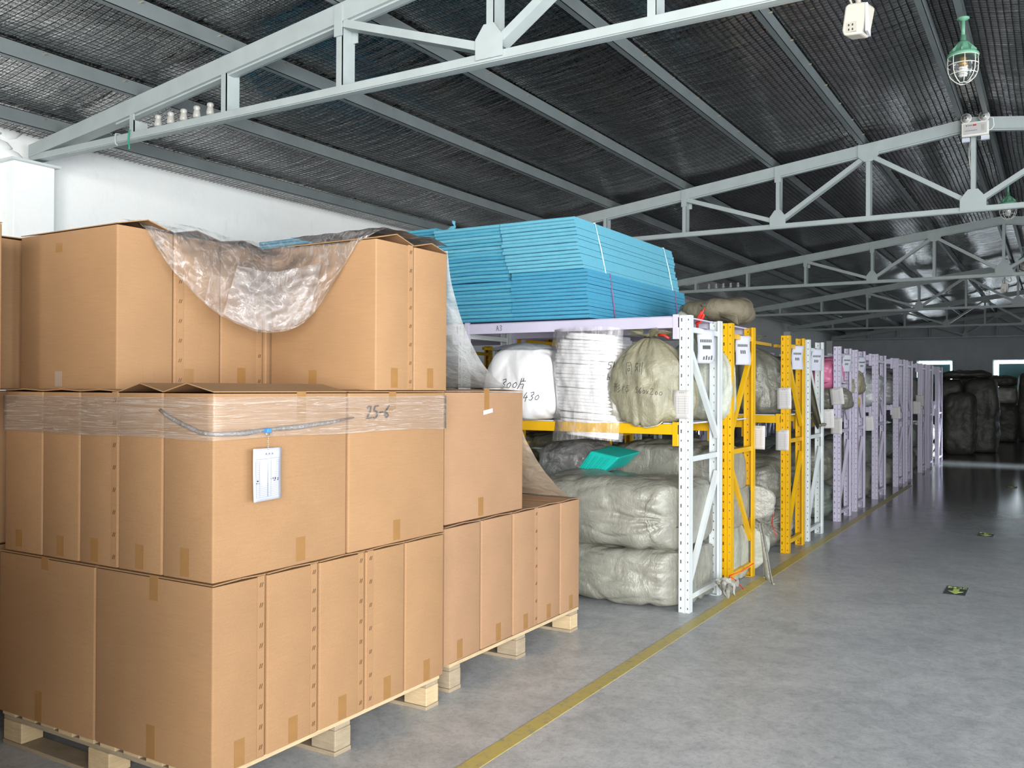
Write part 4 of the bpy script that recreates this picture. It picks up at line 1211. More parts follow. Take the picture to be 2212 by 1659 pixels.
# ------------------------------------------------------------------ sacks
def cube_sphere(n):
    vs, fs, key = [], [], {}

    def vid(p):
        k = tuple(round(c, 5) for c in p)
        if k not in key: key[k] = len(vs); vs.append(Vector(p))
        return key[k]
    for ax in range(3):
        for s in (-1, 1):
            for i in range(n):
                for j in range(n):
                    q = []
                    for (a, b) in ((i, j), (i + 1, j), (i + 1, j + 1), (i, j + 1)):
                        u = math.tan((-1 + 2 * a / n) * PI / 4); v = math.tan((-1 + 2 * b / n) * PI / 4)
                        p = [0, 0, 0]; p[ax] = s; p[(ax + 1) % 3] = u; p[(ax + 2) % 3] = v
                        q.append(vid(p))
                    fs.append(tuple(q if s > 0 else q[::-1]))
    return vs, fs


CS = {}


def sack_mesh(h, e=3.2, seed=0, n=20, wr=0.02, bulge=0.05, fr=(2.2, 2.2, 6), flat=0.9, taper=0.0, pinch=None, sagx=0.0):
    if n not in CS: CS[n] = cube_sphere(n)
    vs, fs = CS[n]; h = Vector(h); out = []
    sd = Vector((seed * 3.7, seed * 1.3, seed * 7.1))
    for p in vs:
        L = (abs(p.x) ** e + abs(p.y) ** e + abs(p.z) ** e) ** (1 / e)
        q = p / L
        nrm = Vector((q.x ** 3 if e > 2.5 else q.x, q.y ** 3 if e > 2.5 else q.y, q.z ** 3 if e > 2.5 else q.z)); nrm = (nrm + q * 0.5).normalized()
        P = Vector((q.x * h.x, q.y * h.y, q.z * h.z))
        if taper: P.x *= 1 - taper * (q.z + 1) / 2; P.y *= 1 - taper * (q.z + 1) / 2
        d = noise.noise(P * 2.3 + sd) * bulge + noise.noise(P * 5.1 + sd * 2) * bulge * 0.4
        r = ridge(Vector((P.x * fr[0], P.y * fr[1], P.z * fr[2])) + sd + Vector((0, 0, 1)) * noise.noise(P * 3 + sd) * 0.8)
        d += -max(0, r - 0.55) ** 1.3 * wr * 1.6
        r2 = ridge(Vector((P.x * fr[0] * 2.3, P.y * fr[1] * 2.3, P.z * fr[2] * 2.1)) + sd * 1.7)
        d -= max(0, r2 - 0.6) * wr * 0.7
        if pinch:   # radial creases converging on a tied point: (unit dir, strength)
            c = Vector(pinch[0]); dist = (q - c).length
            tang = (q - c); ang = math.atan2(tang.cross(Vector((0.3, 0.5, 0.8))).dot(c), tang.dot(Vector((0.3, 0.5, 0.8))))
            d += math.cos(ang * 11 + 3 * noise.noise(P * 2 + sd)) * pinch[1] * math.exp(-dist * 2.2)
            d += pinch[2] * math.exp(-(dist * 3.2) ** 2)
        P = P + nrm * d
        if P.z < -h.z * flat: P.z = -h.z * flat + (P.z + h.z * flat) * 0.12
        P.z -= sagx * (P.x / h.x) ** 2 * h.z
        out.append(P)
    mb = MB(); mb.v = out; mb.f = list(fs)
    return mb


def lay_sack(name, loc, h, label, mat, rotz=0.0, tilt=0.0, group=None, fit=None, cat='sack', **kw):
    t = thing(name, loc, label, cat, group)
    mb = sack_mesh(h, **kw)
    R = Matrix.Rotation(rotz, 3, 'Z') @ Matrix.Rotation(tilt, 3, 'Y')
    zmin = min((R @ v).z for v in mb.v)
    for i, v in enumerate(mb.v):
        v = R @ v; v = v + Vector(loc) + Vector((0, 0, -zmin)); mb.v[i] = fit(v) if fit else v
    b = mb.build('body', mat, t, True)
    return t, b, mb


def bvh_of(mb):
    return BVHTree.FromPolygons([tuple(v) for v in mb.v], mb.f)


def tied_sack(loc, rx, ry, hb, label, mat, tie='red_tie', seed=0, ruffle=0.10, tiltv=(0, 0), ear=None, group=None, shoulder=0.55, n=72, name='tied_sack', pl=13, drape=None):
    """upright sack gathered at the neck"""
    t = thing(name, loc, label, 'sack', group); L = Vector(loc)
    sd = seed * 5.3; rows = 40
    mb = MB()

    def ring(tt, ang):
        # radius factor
        if tt < 0.12: f = 0.80 + 0.2 * math.sin(tt / 0.12 * PI / 2)
        elif tt < shoulder: f = 1.0 + 0.04 * math.sin((tt - 0.12) / (shoulder - 0.12) * PI)
        else:
            k = (tt - shoulder) / (1 - shoulder); f = 0.13 + 0.87 * math.cos(k * PI / 2) ** 0.75
        c, s = math.cos(ang), math.sin(ang); e = 2.7 - 0.7 * tt
        rr = 1 / ((abs(c) ** e + abs(s) ** e) ** (1 / e))
        P = Vector((c * rr * f, s * rr * f, tt))
        pa_ = 0.012 + 0.05 * max(0, tt - 0.3) ** 1.2
        wv = math.cos(ang * pl + 2.5 * noise.noise(Vector((c * 1.3, s * 1.3, tt * 2 + sd)))) * pa_ * (0.3 + 0.7 * f)
        fold_ = -max(0, ridge(Vector((c * 2.6 + sd, s * 2.6, tt * 1.4))) - 0.45) * 0.16 * (0.5 + f * 0.5)
        fine = -max(0, ridge(Vector((c * 6 + sd, s * 6, tt * 4.0))) - 0.5) * 0.05
        low = noise.noise(Vector((c * 1.1, s * 1.1, tt * 2.2 + sd))) * 0.09
        g = 1 + (wv + fold_ + fine + low) / max(0.35, f)
        P.x *= g; P.y *= g
        if ear:
            for (ea, et, ew, el) in ear:
                da = (ang - ea + PI) % (2 * PI) - PI
                k = math.exp(-(da / ew) ** 2 - ((tt - et) / 0.14) ** 2) * el
                P.x *= 1 + k; P.y *= 1 + k
        zz = tt * hb * (1 - 0.03 * (1 - f))
        if tt < 0.05: zz += 0.012 * noise.noise(Vector((c * 3, s * 3, sd)))
        sh = tt * tt
        p = L + Vector((P.x * rx + tiltv[0] * sh, P.y * ry + tiltv[1] * sh, max(0.0, zz)))
        if drape:   # the part in front of the beam hangs below the shelf
            ye, zs, dr = drape
            if tt < 0.35:
                k = (1 - tt / 0.35)
                if p.y < ye: p.z -= dr * k * min(1, (ye - p.y) / 0.06) * (1 + 0.35 * noise.noise(Vector((p.x * 7, 2, sd)))); p.y = min(p.y, ye - 0.004)
        return p
    k0 = 0
    for j in range(rows + 1):
        for i in range(n): mb.v.append(ring(j / rows, 2 * PI * i / n))
    for j in range(rows):
        for i in range(n): mb.f.append((j * n + i, j * n + (i + 1) % n, (j + 1) * n + (i + 1) % n, (j + 1) * n + i))
    mb.f.append(tuple(range(n))[::-1]); mb.f.append(tuple(rows * n + i for i in range(n)))
    body = mb.build('body', mat, t, True)
    nk = L + Vector((tiltv[0], tiltv[1], hb)); NR = 0.14 * min(rx, ry)
    if ruffle > 0:
        rf = MB(); R2 = 10
        for j in range(R2 + 1):
            f = j / R2
            for i in range(n):
                a = 2 * PI * i / n
                r = NR * (1 + 2.6 * f ** 0.8) * (1 + (0.15 + 0.45 * f) * math.cos(a * 7 + 2 * noise.noise(Vector((math.cos(a), math.sin(a), f * 2 + sd)))))
                z = ruffle * f * (1 - 0.35 * f) + 0.025 * f * math.sin(a * 3 + sd) - 0.012
                rf.v.append(nk + Vector((r * math.cos(a) + tiltv[0] * f * 0.4, r * math.sin(a) + tiltv[1] * f * 0.4, z)))
        for j in range(R2):
            for i in range(n): rf.f.append((j * n + i, j * n + (i + 1) % n, (j + 1) * n + (i + 1) % n, (j + 1) * n + i))
        rf.build('gathered_neck', mat, t, True)
    MB().tube([nk + Vector((NR * 1.15 * math.cos(2 * PI * k / 20), NR * 1.15 * math.sin(2 * PI * k / 20), -0.01 + 0.006 * math.sin(k))) for k in range(20)], 0.007, 6, True).build('tie', tie, t, True)
    return t, body, mb


def red_ends(t, p, L=0.08, dirs=((1, 0, 0.3), (0.6, -0.5, -0.5)), mat='red_tie', r=0.004):
    p = Vector(p); mb = MB()
    for k, d in enumerate(dirs):
        d = Vector(d).normalized()
        mb.tube([p, p + d * L * 0.5 + Vector((0, 0, 0.012 * (1 - 2 * k))), p + d * L], r, 6)
    return mb.build('tie_end', mat, t, True)


def in_frame(yn, yf, xr, front=0.10, bulge=False):
    """keeps a soft sack inside its rack frame: off the posts and the braces, bulging only between them"""
    def fit(v):
        k = min(1, max(0, (v.x - xr + 0.19) / 0.14)); k = k * k * (3 - 2 * k)
        ym = yn - front + (front + 0.07) * k
        if v.y < ym: v.y = ym - (ym - v.y) * 0.06
        xm = xr - 0.012
        if bulge and v.y > yf + 0.0: xm += min(0.2, (v.y - yf) * 3.2)
        if v.x > xm: v.x = xm + (v.x - xm) * 0.06
        if not bulge and v.x > xr - 0.12: v.y = min(v.y, yf - 0.07)
        return v
    return fit


behind_post = in_frame(5.80, 6.47, -2.14)
in_yellow = in_frame(6.65, 7.265, -2.13, 0.0, True)


# first white rack, floor level
t, b, q = lay_sack('sack', (-2.74, 6.13, 0), (0.70, 0.42, 0.215), 'lower of the two big grey sacks lying on the floor under the white rack', 'sack_grey', fit=behind_post, n=48, seed=1, wr=0.030, bulge=0.03, fr=(1.6, 1.6, 4.5), e=4.6, flat=0.95, pinch=((1, -0.05, -0.35), 0.03, 0.02))
MB().grid(lambda u, v: (-2.04 + 0.10 * v + 0.03 * noise.noise(Vector((u * 8, v * 6, 1))), 6.18 + (u - 0.5) * (0.10 + 0.22 * v), 0.17 + 0.05 * math.cos(u * 14) * v + 0.03 * noise.noise(Vector((u * 6, v * 5, 7))) - 0.07 * v), 40, 14).build('gathered_neck', 'sack_grey', t, True)
red_ends(t, (-1.98, 6.25, 0.19), 0.2, ((0.35, 1, -0.75), (0.5, 0.4, 0.3)))
t, b, q = lay_sack('sack', (-2.76, 6.12, 0.375), (0.66, 0.43, 0.265), 'upper of the two big grey sacks under the white rack, its end folded in', 'sack_grey', fit=behind_post, n=48, seed=2, wr=0.032, bulge=0.035, fr=(1.5, 1.5, 3.4), e=4.0, flat=0.95, pinch=((0.78, -0.80, -0.05), 0.030, -0.05))
bv = BVHTree.FromPolygons([tuple(v) for v in q.v], q.f)


def fold_end(u, v):
    a = -1.25 + 2.5 * u
    x = -2.40 + 0.20 * v * math.cos(a) * (1 + 0.15 * math.cos(a * 5)); z = 0.635 + 0.20 * v * math.sin(a)
    h = bv.ray_cast(Vector((x, 4.5, z)), Vector((0, 1, 0)))
    y = h[0].y if h[0] else 5.72
    return (x, y - 0.016 * math.sin(PI * min(1, v * 1.05)) - 0.003 - 0.006 * v * max(0, math.cos(u * 16)), z)


MB().grid(fold_end, 40, 12).build('folded_end', 'sack_grey', t, True)
t, b, q = lay_sack('sack', (-2.62, 6.92, 0.62), (0.62, 0.36, 0.25), 'long grey sack lying behind the two big ones, seamed across its top', 'sack_grey', fit=in_yellow, n=34, seed=3, wr=0.04, bulge=0.035, fr=(5.0, 1.6, 1.6), e=2.9)
lay_sack('sack', (-2.60, 7.0, 0), (0.72, 0.40, 0.235), 'lowest sack inside the first yellow rack, bulging towards the aisle', 'sack_pale', fit=in_yellow, n=34, seed=14, wr=0.03, bulge=0.03, fr=(1.6, 1.6, 4), e=3.2)
t, b, q = lay_sack('sack', (-2.46, 7.05, 0.43), (0.62, 0.38, 0.17), 'sack pressed between others inside the first yellow rack', 'sack_grey', fit=in_yellow, n=30, seed=15, wr=0.03, bulge=0.03, fr=(1.8, 1.8, 4), e=3.0)
# hanging flap of sacking by the yellow rack foot
t = thing('loose_sack', (-1.92, 7.0, 0), 'empty sack flap hanging to the floor beside the first yellow rack', 'sack')
MB().grid(lambda u, v: (-1.985 + 0.03 * v + 0.10 * u * (0.35 + 0.65 * v) + 0.008 * math.sin(u * 9 + v * 3), 7.02 - 0.05 * u + 0.012 * math.sin(u * 11), 0.46 * (1 - v) ** 0.9 + 0.008 + 0.04 * (1 - u) * v), 18, 20).build('flap', 'sack_grey', t, True, solid=0.003)
MB().tube([(-1.955 + 0.10 * k / 10, 7.02 - 0.05 * k / 10, 0.012 + 0.04 * (1 - k / 10)) for k in range(11)], 0.005, 6).build('hem', 'sack_pale', t, True)
# back-left of the first bay
t, b, q = tied_sack((-3.62, 6.62, 0.0), 0.26, 0.26, 0.93, 'green-grey tied sack standing in the shade left of the clear bag', 'sack_green', 'dark_tie', 21, 0.12, (0.05, -0.03), shoulder=0.8, pl=9)
lay_sack('sack', (-4.35, 6.6, 0), (0.45, 0.42, 0.48), 'dark sack in the second bay of the white rack behind the low box stack', 'sack_dark', n=22, seed=23, wr=0.03, bulge=0.05)
lay_sack('sack', (-3.95, 7.05, 0.86), (0.42, 0.3, 0.14), 'crumpled dark sack slumped on others at the back of the white rack', 'sack_dark', n=24, seed=24, wr=0.05, bulge=0.05, fr=(4, 4, 5))
t, b, q = lay_sack('clear_bag', (-3.28, 6.45, 0.66), (0.34, 0.24, 0.22), 'clear plastic bag holding a teal tray, on top of the grey sacks', 'film_grey', 0.2, n=26, seed=25, wr=0.04, bulge=0.05, fr=(3, 3, 3), cat='plastic bag')
b.data.materials[0] = M['film']
tt = thing('teal_tray', (-3.08, 6.2, 0.86), 'bright teal plastic tray poking out of the clear bag', 'tray')
mb = MB().prism([(-3.22, 6.19, 0.80), (-2.92, 6.19, 0.88), (-2.80, 6.19, 0.99), (-3.04, 6.19, 1.03)], (0.05, 0.3, 0.03)).build('tray_body', 'teal', tt, bevel=0.012)
for k in range(4): MB().bar((-3.14 + 0.055 * k, 6.182, 0.84 + 0.014 * k), (-3.03 + 0.05 * k, 6.182, 1.0 - 0.008 * k), (0.006, 0, 0), (0, 0.006, 0)).build('rib', 'teal', tt)
# mid level of the first white rack
MZ = 1.275
t, b, q = lay_sack('white_bag', (-3.42, 5.90, MZ), (0.335, 0.30, 0.285), 'white plastic bag with black handwriting on the rack mid shelf', 'cloth_white', 0.12, n=34, seed=31, wr=0.022, bulge=0.03, fr=(5.0, 5.0, 1.2), e=3.6, taper=0.22, cat='bag')
bv = bvh_of(q)
strokes(write('300片', 0.07, slant=0.25), (-3.50, 5.70, 1.50), (1, 0.12, 0.04), (0, 0, 1), (0.1, -1, 0), 0.0024, 'handwriting', 'ink', t, bv)
strokes(write('x430', 0.06, slant=0.3), (-3.36, 5.70, 1.41), (1, 0.12, 0.06), (0, 0, 1), (0.1, -1, 0), 0.0024, 'handwriting', 'ink', t, bv)


def cap_fn(u, v):
    a = 2 * PI * u; r = 0.05 + 0.21 * v
    return (-3.42 + r * 1.1 * math.cos(a), 5.90 + r * math.sin(a) * 0.95, MZ + 0.565 - 0.05 * v * v + 0.012 * noise.noise(Vector((math.cos(a) * 3, math.sin(a) * 3, v * 2))))


MB().grid(cap_fn, 40, 10).build('plastic_cover', 'film_grey', t, True)
t = thing('white_bundle', (-2.88, 5.98, MZ), 'tall bundle of folded white cloth bags wrapped in clear plastic', 'bundle')
rd = random.Random(5); nl = 30
for k in range(nl):
    z0 = 1.165 + 0.745 * k / nl; z1 = 1.165 + 0.745 * (k + 1) / nl; f = k / nl
    xa = -3.12 + 0.02 * math.sin(f * 9) + rd.uniform(-0.012, 0.012) - 0.02 * f + (0.07 * max(0, 0.2 - f) / 0.2); xb = -2.66 + 0.035 * math.sin(f * 5 + 1) - 0.02 * (1 - f) + rd.uniform(-0.008, 0.008)
    if k > nl - 4: xa += 0.025 * (k - nl + 4); xb -= 0.03 * (k - nl + 4)
    dz = rd.uniform(0, 0.012); ya_ = 5.75 + (0.06 * max(0, 0.16 - f) / 0.16) + (0.05 * max(0, f - 0.85) / 0.15) + rd.uniform(-0.006, 0.006)
    if z0 < 1.27: yb_ = 5.80 - 0.02
    else: yb_ = 6.3
    mb = MB(); cs = [(ya_ + 0.01, z0), (ya_, (z0 + z1) / 2), (ya_ + 0.01, z1), (yb_, z1), (yb_, z0)]
    for i in range(9):
        u = i / 8; x = xa + (xb - xa) * u; cv = 0.03 * (u - 0.5) ** 2 * 4 if 0 < i < 8 else 0.04
        for (yy, zz) in cs: mb.v.append(Vector((x, yy + (cv if yy < 5.9 else 0), zz + dz * (1 - u) - 0.02 * u + 0.003 * noise.noise(Vector((u * 5, k, 2))))))
    for i in range(8):
        for a in range(5): mb.f.append((i * 5 + a, i * 5 + (a + 1) % 5, (i + 1) * 5 + (a + 1) % 5, (i + 1) * 5 + a))
    mb.f.append((0, 1, 2, 3, 4)); mb.f.append(tuple(40 + a for a in range(5)))
    mb.build('folded_bag', 'cloth_white', t, True)


def cov(u, v):
    a = -0.35 * PI + (-PI - -0.35 * PI + PI * 0.2) * 0
    x = -3.16 + 0.56 * u + 0.012 * math.sin(v * 7); bul = math.sin(PI * u) ** 0.5
    y = 5.80 - 0.085 * bul + 0.012 * noise.noise(Vector((u * 7, v * 2, 3))) + 0.008 * noise.noise(Vector((u * 14, v * 9, 5)))
    z = 1.155 + 0.765 * v - 0.05 * (1 - v) * (abs(u - 0.6) * 1.2) + 0.02 * bul * (v > 0.9)
    return (x, y, z)


MB().grid(cov, 40, 40).build('plastic_wrap', 'film_soft', t, True)
strokes(write('5bx', 0.05, slant=0.2) + [[(a, b - 0.075) for a, b in l] for l in write('bue', 0.045)], (-2.69, 5.735, 1.64), (1, 0.25, 0), (0, 0, 1), (0.2, -1, 0), 0.0022, 'handwriting', 'ink', t, None, 0.0)
t, b, q = tied_sack((-2.45, 5.95, MZ), 0.30, 0.25, 0.60, 'olive woven sack tied at the neck, with faint handwriting, on the rack mid shelf', 'sack_olive', 'dark_tie', 41, 0.055, (0.02, -0.06), [(PI * 1.13, 0.12, 0.20, 0.42), (PI * 1.84, 0.04, 0.2, 0.18)], shoulder=0.50, n=120, pl=12, drape=(5.765, MZ, 0.085))
bv = bvh_of(q)
strokes(write('同刻', 0.085, slant=-0.02), (-2.50, 5.4, 1.60), (1, 0, 0), (0, 0, 1), (0.1, -1, 0.0), 0.002, 'handwriting', 'ink_soft', t, bv)
strokes(write('形棒', 0.062, slant=0.05), (-2.60, 5.4, 1.475), (1, 0, -0.05), (0, 0, 1), (0.1, -1, 0.0), 0.0017, 'handwriting', 'ink_soft', t, bv)
strokes(write('560x200', 0.04, slant=0.12), (-2.435, 5.4, 1.478), (1, 0, -0.1), (0, 0, 1), (0.1, -1, 0.0), 0.0017, 'handwriting', 'ink_soft', t, bv)
red_ends(t, (-2.36, 5.86, 1.875), 0.09, ((1, -0.2, -0.3),), 'red_tie', 0.009)
hm = []
for k in range(40):
    x = -2.66 + 0.47 * k / 39; lo = [v for v in q.v[:240] if abs(v.x - x) < 0.02 and v.y < 5.765]
    if lo: p = min(lo, key=lambda v: v.z); hm.append((x, p.y - 0.004, p.z + 0.002))
if len(hm) > 3: MB().tube(hm, 0.005, 6).build('hem', 'sack_pale', t, True)
tied_sack((-2.36, 6.72, MZ), 0.27, 0.25, 0.66, 'pale grey-green tied sack behind the olive one, red tie at its neck', 'sack_pale', 'red_tie', 43, 0.10, (0.0, -0.05), shoulder=0.55, pl=11)
t, b, q = lay_sack('sack', (-2.33, 6.98, 2.004), (0.29, 0.34, 0.122), 'brown canvas sack slumped on top of the yellow rack beside the foam', 'sack_brown', n=34, seed=44, wr=0.04, bulge=0.05, fr=(3.5, 3.5, 1.0), e=2.7)
MB().grid(lambda u, v: (-2.33 + 0.27 * u, 6.63 + 0.02 * math.sin(u * 5) + 0.04 * v + 0.06 * u * u, 2.15 - 0.10 * u - 0.05 * v + 0.01 * math.sin(u * 8 + v * 3)), 20, 8).build('fold', 'sack_brown', t, True, solid=0.004)
t = thing('red_tie', (-2.18, 6.1, 2.0), 'loop of bright red plastic tie sticking up beside the white rack post', 'tie')
MB().tube([(-2.22, 6.25, 1.93), (-2.20, 6.2, 2.0), (-2.17, 6.2, 2.06), (-2.155, 6.2, 2.03), (-2.18, 6.2, 1.98), (-2.215, 6.2, 1.97)], 0.009, 8).build('loop', 'red_tie', t, True)
MB().tube([(-2.19, 6.2, 1.99), (-2.165, 6.2, 2.05), (-2.15, 6.21, 2.085)], [0.007, 0.006, 0.002], 6).build('tail', 'red_tie', t, True)
MB().tube([(-2.27, 6.2, 2.01), (-2.25, 6.2, 2.03), (-2.255, 6.2, 1.99)], 0.006, 6).build('loop', 'red_tie', t, True)
t = thing('cloth_twist', (-2.2, 6.22, 1.8), 'twisted neck of a pale sack leaning at the top of the white rack', 'sack')
MB().tube([(-2.34, 6.24, 2.0), (-2.27, 6.2, 1.965), (-2.22, 6.2, 1.90), (-2.17, 6.2, 1.82), (-2.13, 6.2, 1.77)], [0.045, 0.03, 0.02, 0.025, 0.012], 12).build('twist', 'sack_pale', t, True)
MB().tube([(-2.40, 6.24, 1.88), (-2.36, 6.22, 1.97), (-2.31, 6.21, 2.02), (-2.27, 6.2, 1.99)], [0.05, 0.07, 0.05, 0.03], 14).build('bulge', 'sack_pale', t, True)
lay_sack('foam_pad', (-2.47, 6.97, MZ), (0.26, 0.24, 0.24), 'mint green foam pad in a bag behind the first yellow frame', 'mint', n=20, seed=46, wr=0.02, bulge=0.03, cat='pad')
lay_sack('sack', (-2.75, 6.97, MZ), (0.3, 0.28, 0.28), 'dark sack behind the mint pad on the yellow rack mid shelf', 'sack_dark', n=18, seed=47, wr=0.03, bulge=0.04)
lay_sack('sack', (-3.02, 6.97, MZ), (0.3, 0.28, 0.27), 'dark bag behind the tall white bundle, seen above its neighbour', 'sack_green', n=18, seed=48, wr=0.03, bulge=0.04)
lay_sack('sack', (-4.35, 6.15, MZ), (0.36, 0.3, 0.2), 'dark crumpled sack behind the white bag at the far frame', 'sack_dark', n=18, seed=49, wr=0.04, bulge=0.05)

# second yellow rack
tied_sack((-2.47, 8.72, MZ), 0.31, 0.29, 0.66, 'big grey sack filling the second yellow rack mid shelf, gathered on top', 'sack_dark', 'dark_tie', 51, 0.13, (-0.10, -0.05), shoulder=0.6, pl=11)
t, b, q = lay_sack('sack', (-2.58, 8.70, 0.0), (0.42, 0.33, 0.225), 'sack with a red-tied end lying on the floor in the second yellow rack', 'sack_grey', n=34, seed=52, wr=0.035, bulge=0.03, fr=(2, 2, 4), e=3.0, fit=in_frame(8.41, 9.01, -2.14), pinch=((0.6, -0.9, 0.15), 0.05, -0.06))
red_ends(t, (-2.25, 8.36, 0.27), 0.12, ((0.2, -0.2, 1), (0.4, -0.1, -0.9)))
lay_sack('sack', (-2.62, 8.72, 0.425), (0.44, 0.33, 0.235), 'dark rounded sack on top of the red-tied one in the second yellow rack', 'sack_dark', n=28, seed=53, wr=0.03, bulge=0.05, e=2.7)
# white rack behind
t = thing('loose_sack', (-2.1, 9.5, 1.1), 'pointed sack corner drooping off the second white rack shelf', 'sack')
MB().grid(lambda u, v: (-2.14 - 0.30 * u * (1 - v * 0.6) + 0.10 * v, 9.24 + 0.30 * u + 0.18 * v + 0.015 * math.sin(u * 12), 1.80 - 0.66 * v + 0.02 * math.sin(u * 7) - 0.03 * u), 24, 20).build('flap', 'sack_olive', t, True, solid=0.004)
MB().tube([(-2.06, 9.43 + 0.02 * k, 1.145 + 0.008 * math.sin(k * 2)) for k in range(14)], 0.012, 6).build('frayed_hem', 'sack_olive', t, True)
lay_sack('sack', (-2.55, 9.5, MZ), (0.36, 0.29, 0.3), 'grey sack on the second white rack mid shelf, behind the drooping corner', 'sack_dark', n=22, seed=55, wr=0.03, bulge=0.04)
lay_sack('sack', (-2.6, 9.5, 0), (0.42, 0.3, 0.24), 'dark sack on the floor of the second white rack', 'sack_grey', n=22, seed=56, wr=0.03, bulge=0.04)
lay_sack('sack', (-2.6, 9.5, 0.46), (0.40, 0.3, 0.22), 'dark sack stacked second from the floor in the second white rack', 'sack_dark', n=22, seed=57, wr=0.03, bulge=0.04)
lay_sack('pink_bag', (-2.32, 11.05, 1.50), (0.17, 0.26, 0.2), 'pink plastic bag high on the first lilac rack', 'pink', n=20, seed=58, wr=0.03, bulge=0.03, e=2.6, cat='bag')
tied_sack((-2.33, 11.08, MZ), 0.27, 0.27, 0.30, 'dark grey tied bundle under the pink bag on the first lilac rack', 'sack_dark', 'dark_tie', 59, 0.05, (0.06, -0.1), shoulder=0.5)
lay_sack('clear_bag', (-2.33, 13.5, MZ), (0.24, 0.27, 0.25), 'clear plastic bag bulging on the third lilac rack', 'film_grey', n=20, seed=60, wr=0.04, bulge=0.04, cat='plastic bag')
lay_sack('amber_bag', (-2.35, 12.05, MZ - 0.0), (0.22, 0.24, 0.09), 'amber plastic bag on the second lilac rack shelf', 'amber', n=16, seed=61, wr=0.03, bulge=0.03, cat='bag')
tied_sack((-2.30, 11.95, MZ + 0.17), 0.22, 0.24, 0.36, 'olive sack lying over the amber bag on the second lilac rack', 'sack_olive', 'dark_tie', 62, 0.06, (0.05, 0.05), shoulder=0.45)
lay_sack('clear_bag', (-2.40, 15.5, MZ), (0.24, 0.27, 0.22), 'pale wrapped bag on the fourth lilac rack', 'film_grey', n=16, seed=63, wr=0.04, bulge=0.04, cat='plastic bag')

# repeated sacks filling the darker racks
protos = []
for k, (mt_, sd_) in enumerate((('sack_dark', 71), ('sack_grey', 72), ('sack_dark', 73), ('sack_green', 74))):
    mb = sack_mesh((0.40, 0.29, 0.24), n=18, seed=sd_, wr=0.035, bulge=0.05, e=2.9)
    zm = min(v.z for v in mb.v)
    for v in mb.v: v.z -= zm
    me = mb.mesh('body', smooth=True); me.materials.append(M[mt_]); protos.append(me)


def place(me, loc, sc, rz, label, group):
    t = thing('sack', loc, label, 'sack', group)
    o = bpy.data.objects.new('body', me); COL.objects.link(o); o.parent = t
    o.scale = sc; o.rotation_euler = (0, 0, rz)


rr = random.Random(11)
for i in range(2, 12):
    a, b = RACKS[i][0], RACKS[i][1]; yc = (a + b) / 2; sy = (b - a + 0.02) / 0.58 * 0.95
    nm = RL[i].split(',')[0].replace(' along the aisle', '')
    rows_ = []
    if i >= 4: rows_ += [(-2.60, 0.0, 'on the floor by the aisle'), (-2.62, 0.44, 'upper floor pile by the aisle')]
    if i in (6, 7, 8, 9, 10, 11): rows_ += [(-2.72, MZ, 'on the mid shelf by the aisle')]
    rows_ += [(-3.42, 0.0, 'on the floor deep inside'), (-3.42, 0.44, 'upper floor pile deep inside'), (-3.42, MZ, 'on the mid shelf deep inside')]
    if i < 6: rows_ += [(-4.6, 0.0, 'floor of the second bay'), (-4.6, 0.46, 'upper floor pile of the second bay'), (-4.6, MZ, 'mid shelf of the second bay')]
    for (x, z, where) in rows_:
        zs = 0.92 + rr.uniform(-0.04, 0.04) if z < 1 else rr.uniform(0.95, 1.25)
        place(protos[rr.randrange(4)], (x + rr.uniform(-0.03, 0.03), yc, z), (1.0, sy, zs), rr.choice((0, PI)), 'dusky sack, %s, %s' % (where, nm), 'woven sacks inside the farther racks')

# tall bales at the back of the hall
BALES = [((-1.97, 23.9, 0), (0.33, 0.5, 0.76), 'tall creased bale standing just past the last rack', 71), ((-1.60, 25.1, 0), (0.38, 0.55, 0.93), 'taller bale behind the creased one past the last rack', 72),
         ((-2.35, 25.2, 0), (0.36, 0.55, 0.93), 'bale wedged behind the last rack end', 75), ((-1.42, 30.6, 0), (0.42, 0.5, 0.60), 'dark low bale at the back wall under a pale one', 73), ((-0.58, 31.5, 0), (0.48, 0.6, 1.08), 'big black bale nearest the back window', 74), ((-2.3, 31.2, 0), (0.45, 0.6, 0.98), 'dark bale in the far left corner of the sack pile', 76)]
for loc, h, l, sd_ in BALES:
    lay_sack('bale', loc, h, l, 'sack_black', n=22, seed=sd_, wr=0.05, bulge=0.05, fr=(1.5, 1.5, 4), e=6.0, cat='bale', group='bales at the back of the hall')
lay_sack('bale', (-1.42, 30.6, 1.13), (0.40, 0.45, 0.26), 'pale grey bale lying on the dark low one at the back', 'sack_grey', n=18, seed=81, wr=0.02, bulge=0.03, e=5, cat='bale', group='bales at the back of the hall')
lay_sack('bale', (-1.45, 30.7, 1.63), (0.42, 0.45, 0.17), 'dark slumped bale topping the pale one at the back', 'sack_black', n=18, seed=82, wr=0.03, bulge=0.06, e=3.2, cat='bale', group='bales at the back of the hall')
lay_sack('bale', (-2.0, 25.2, 1.80), (0.6, 0.5, 0.10), 'slumped sack lying across the tall bales past the last rack', 'sack_black', n=18, seed=83, wr=0.05, bulge=0.07, e=2.6, cat='bale', group='bales at the back of the hall')


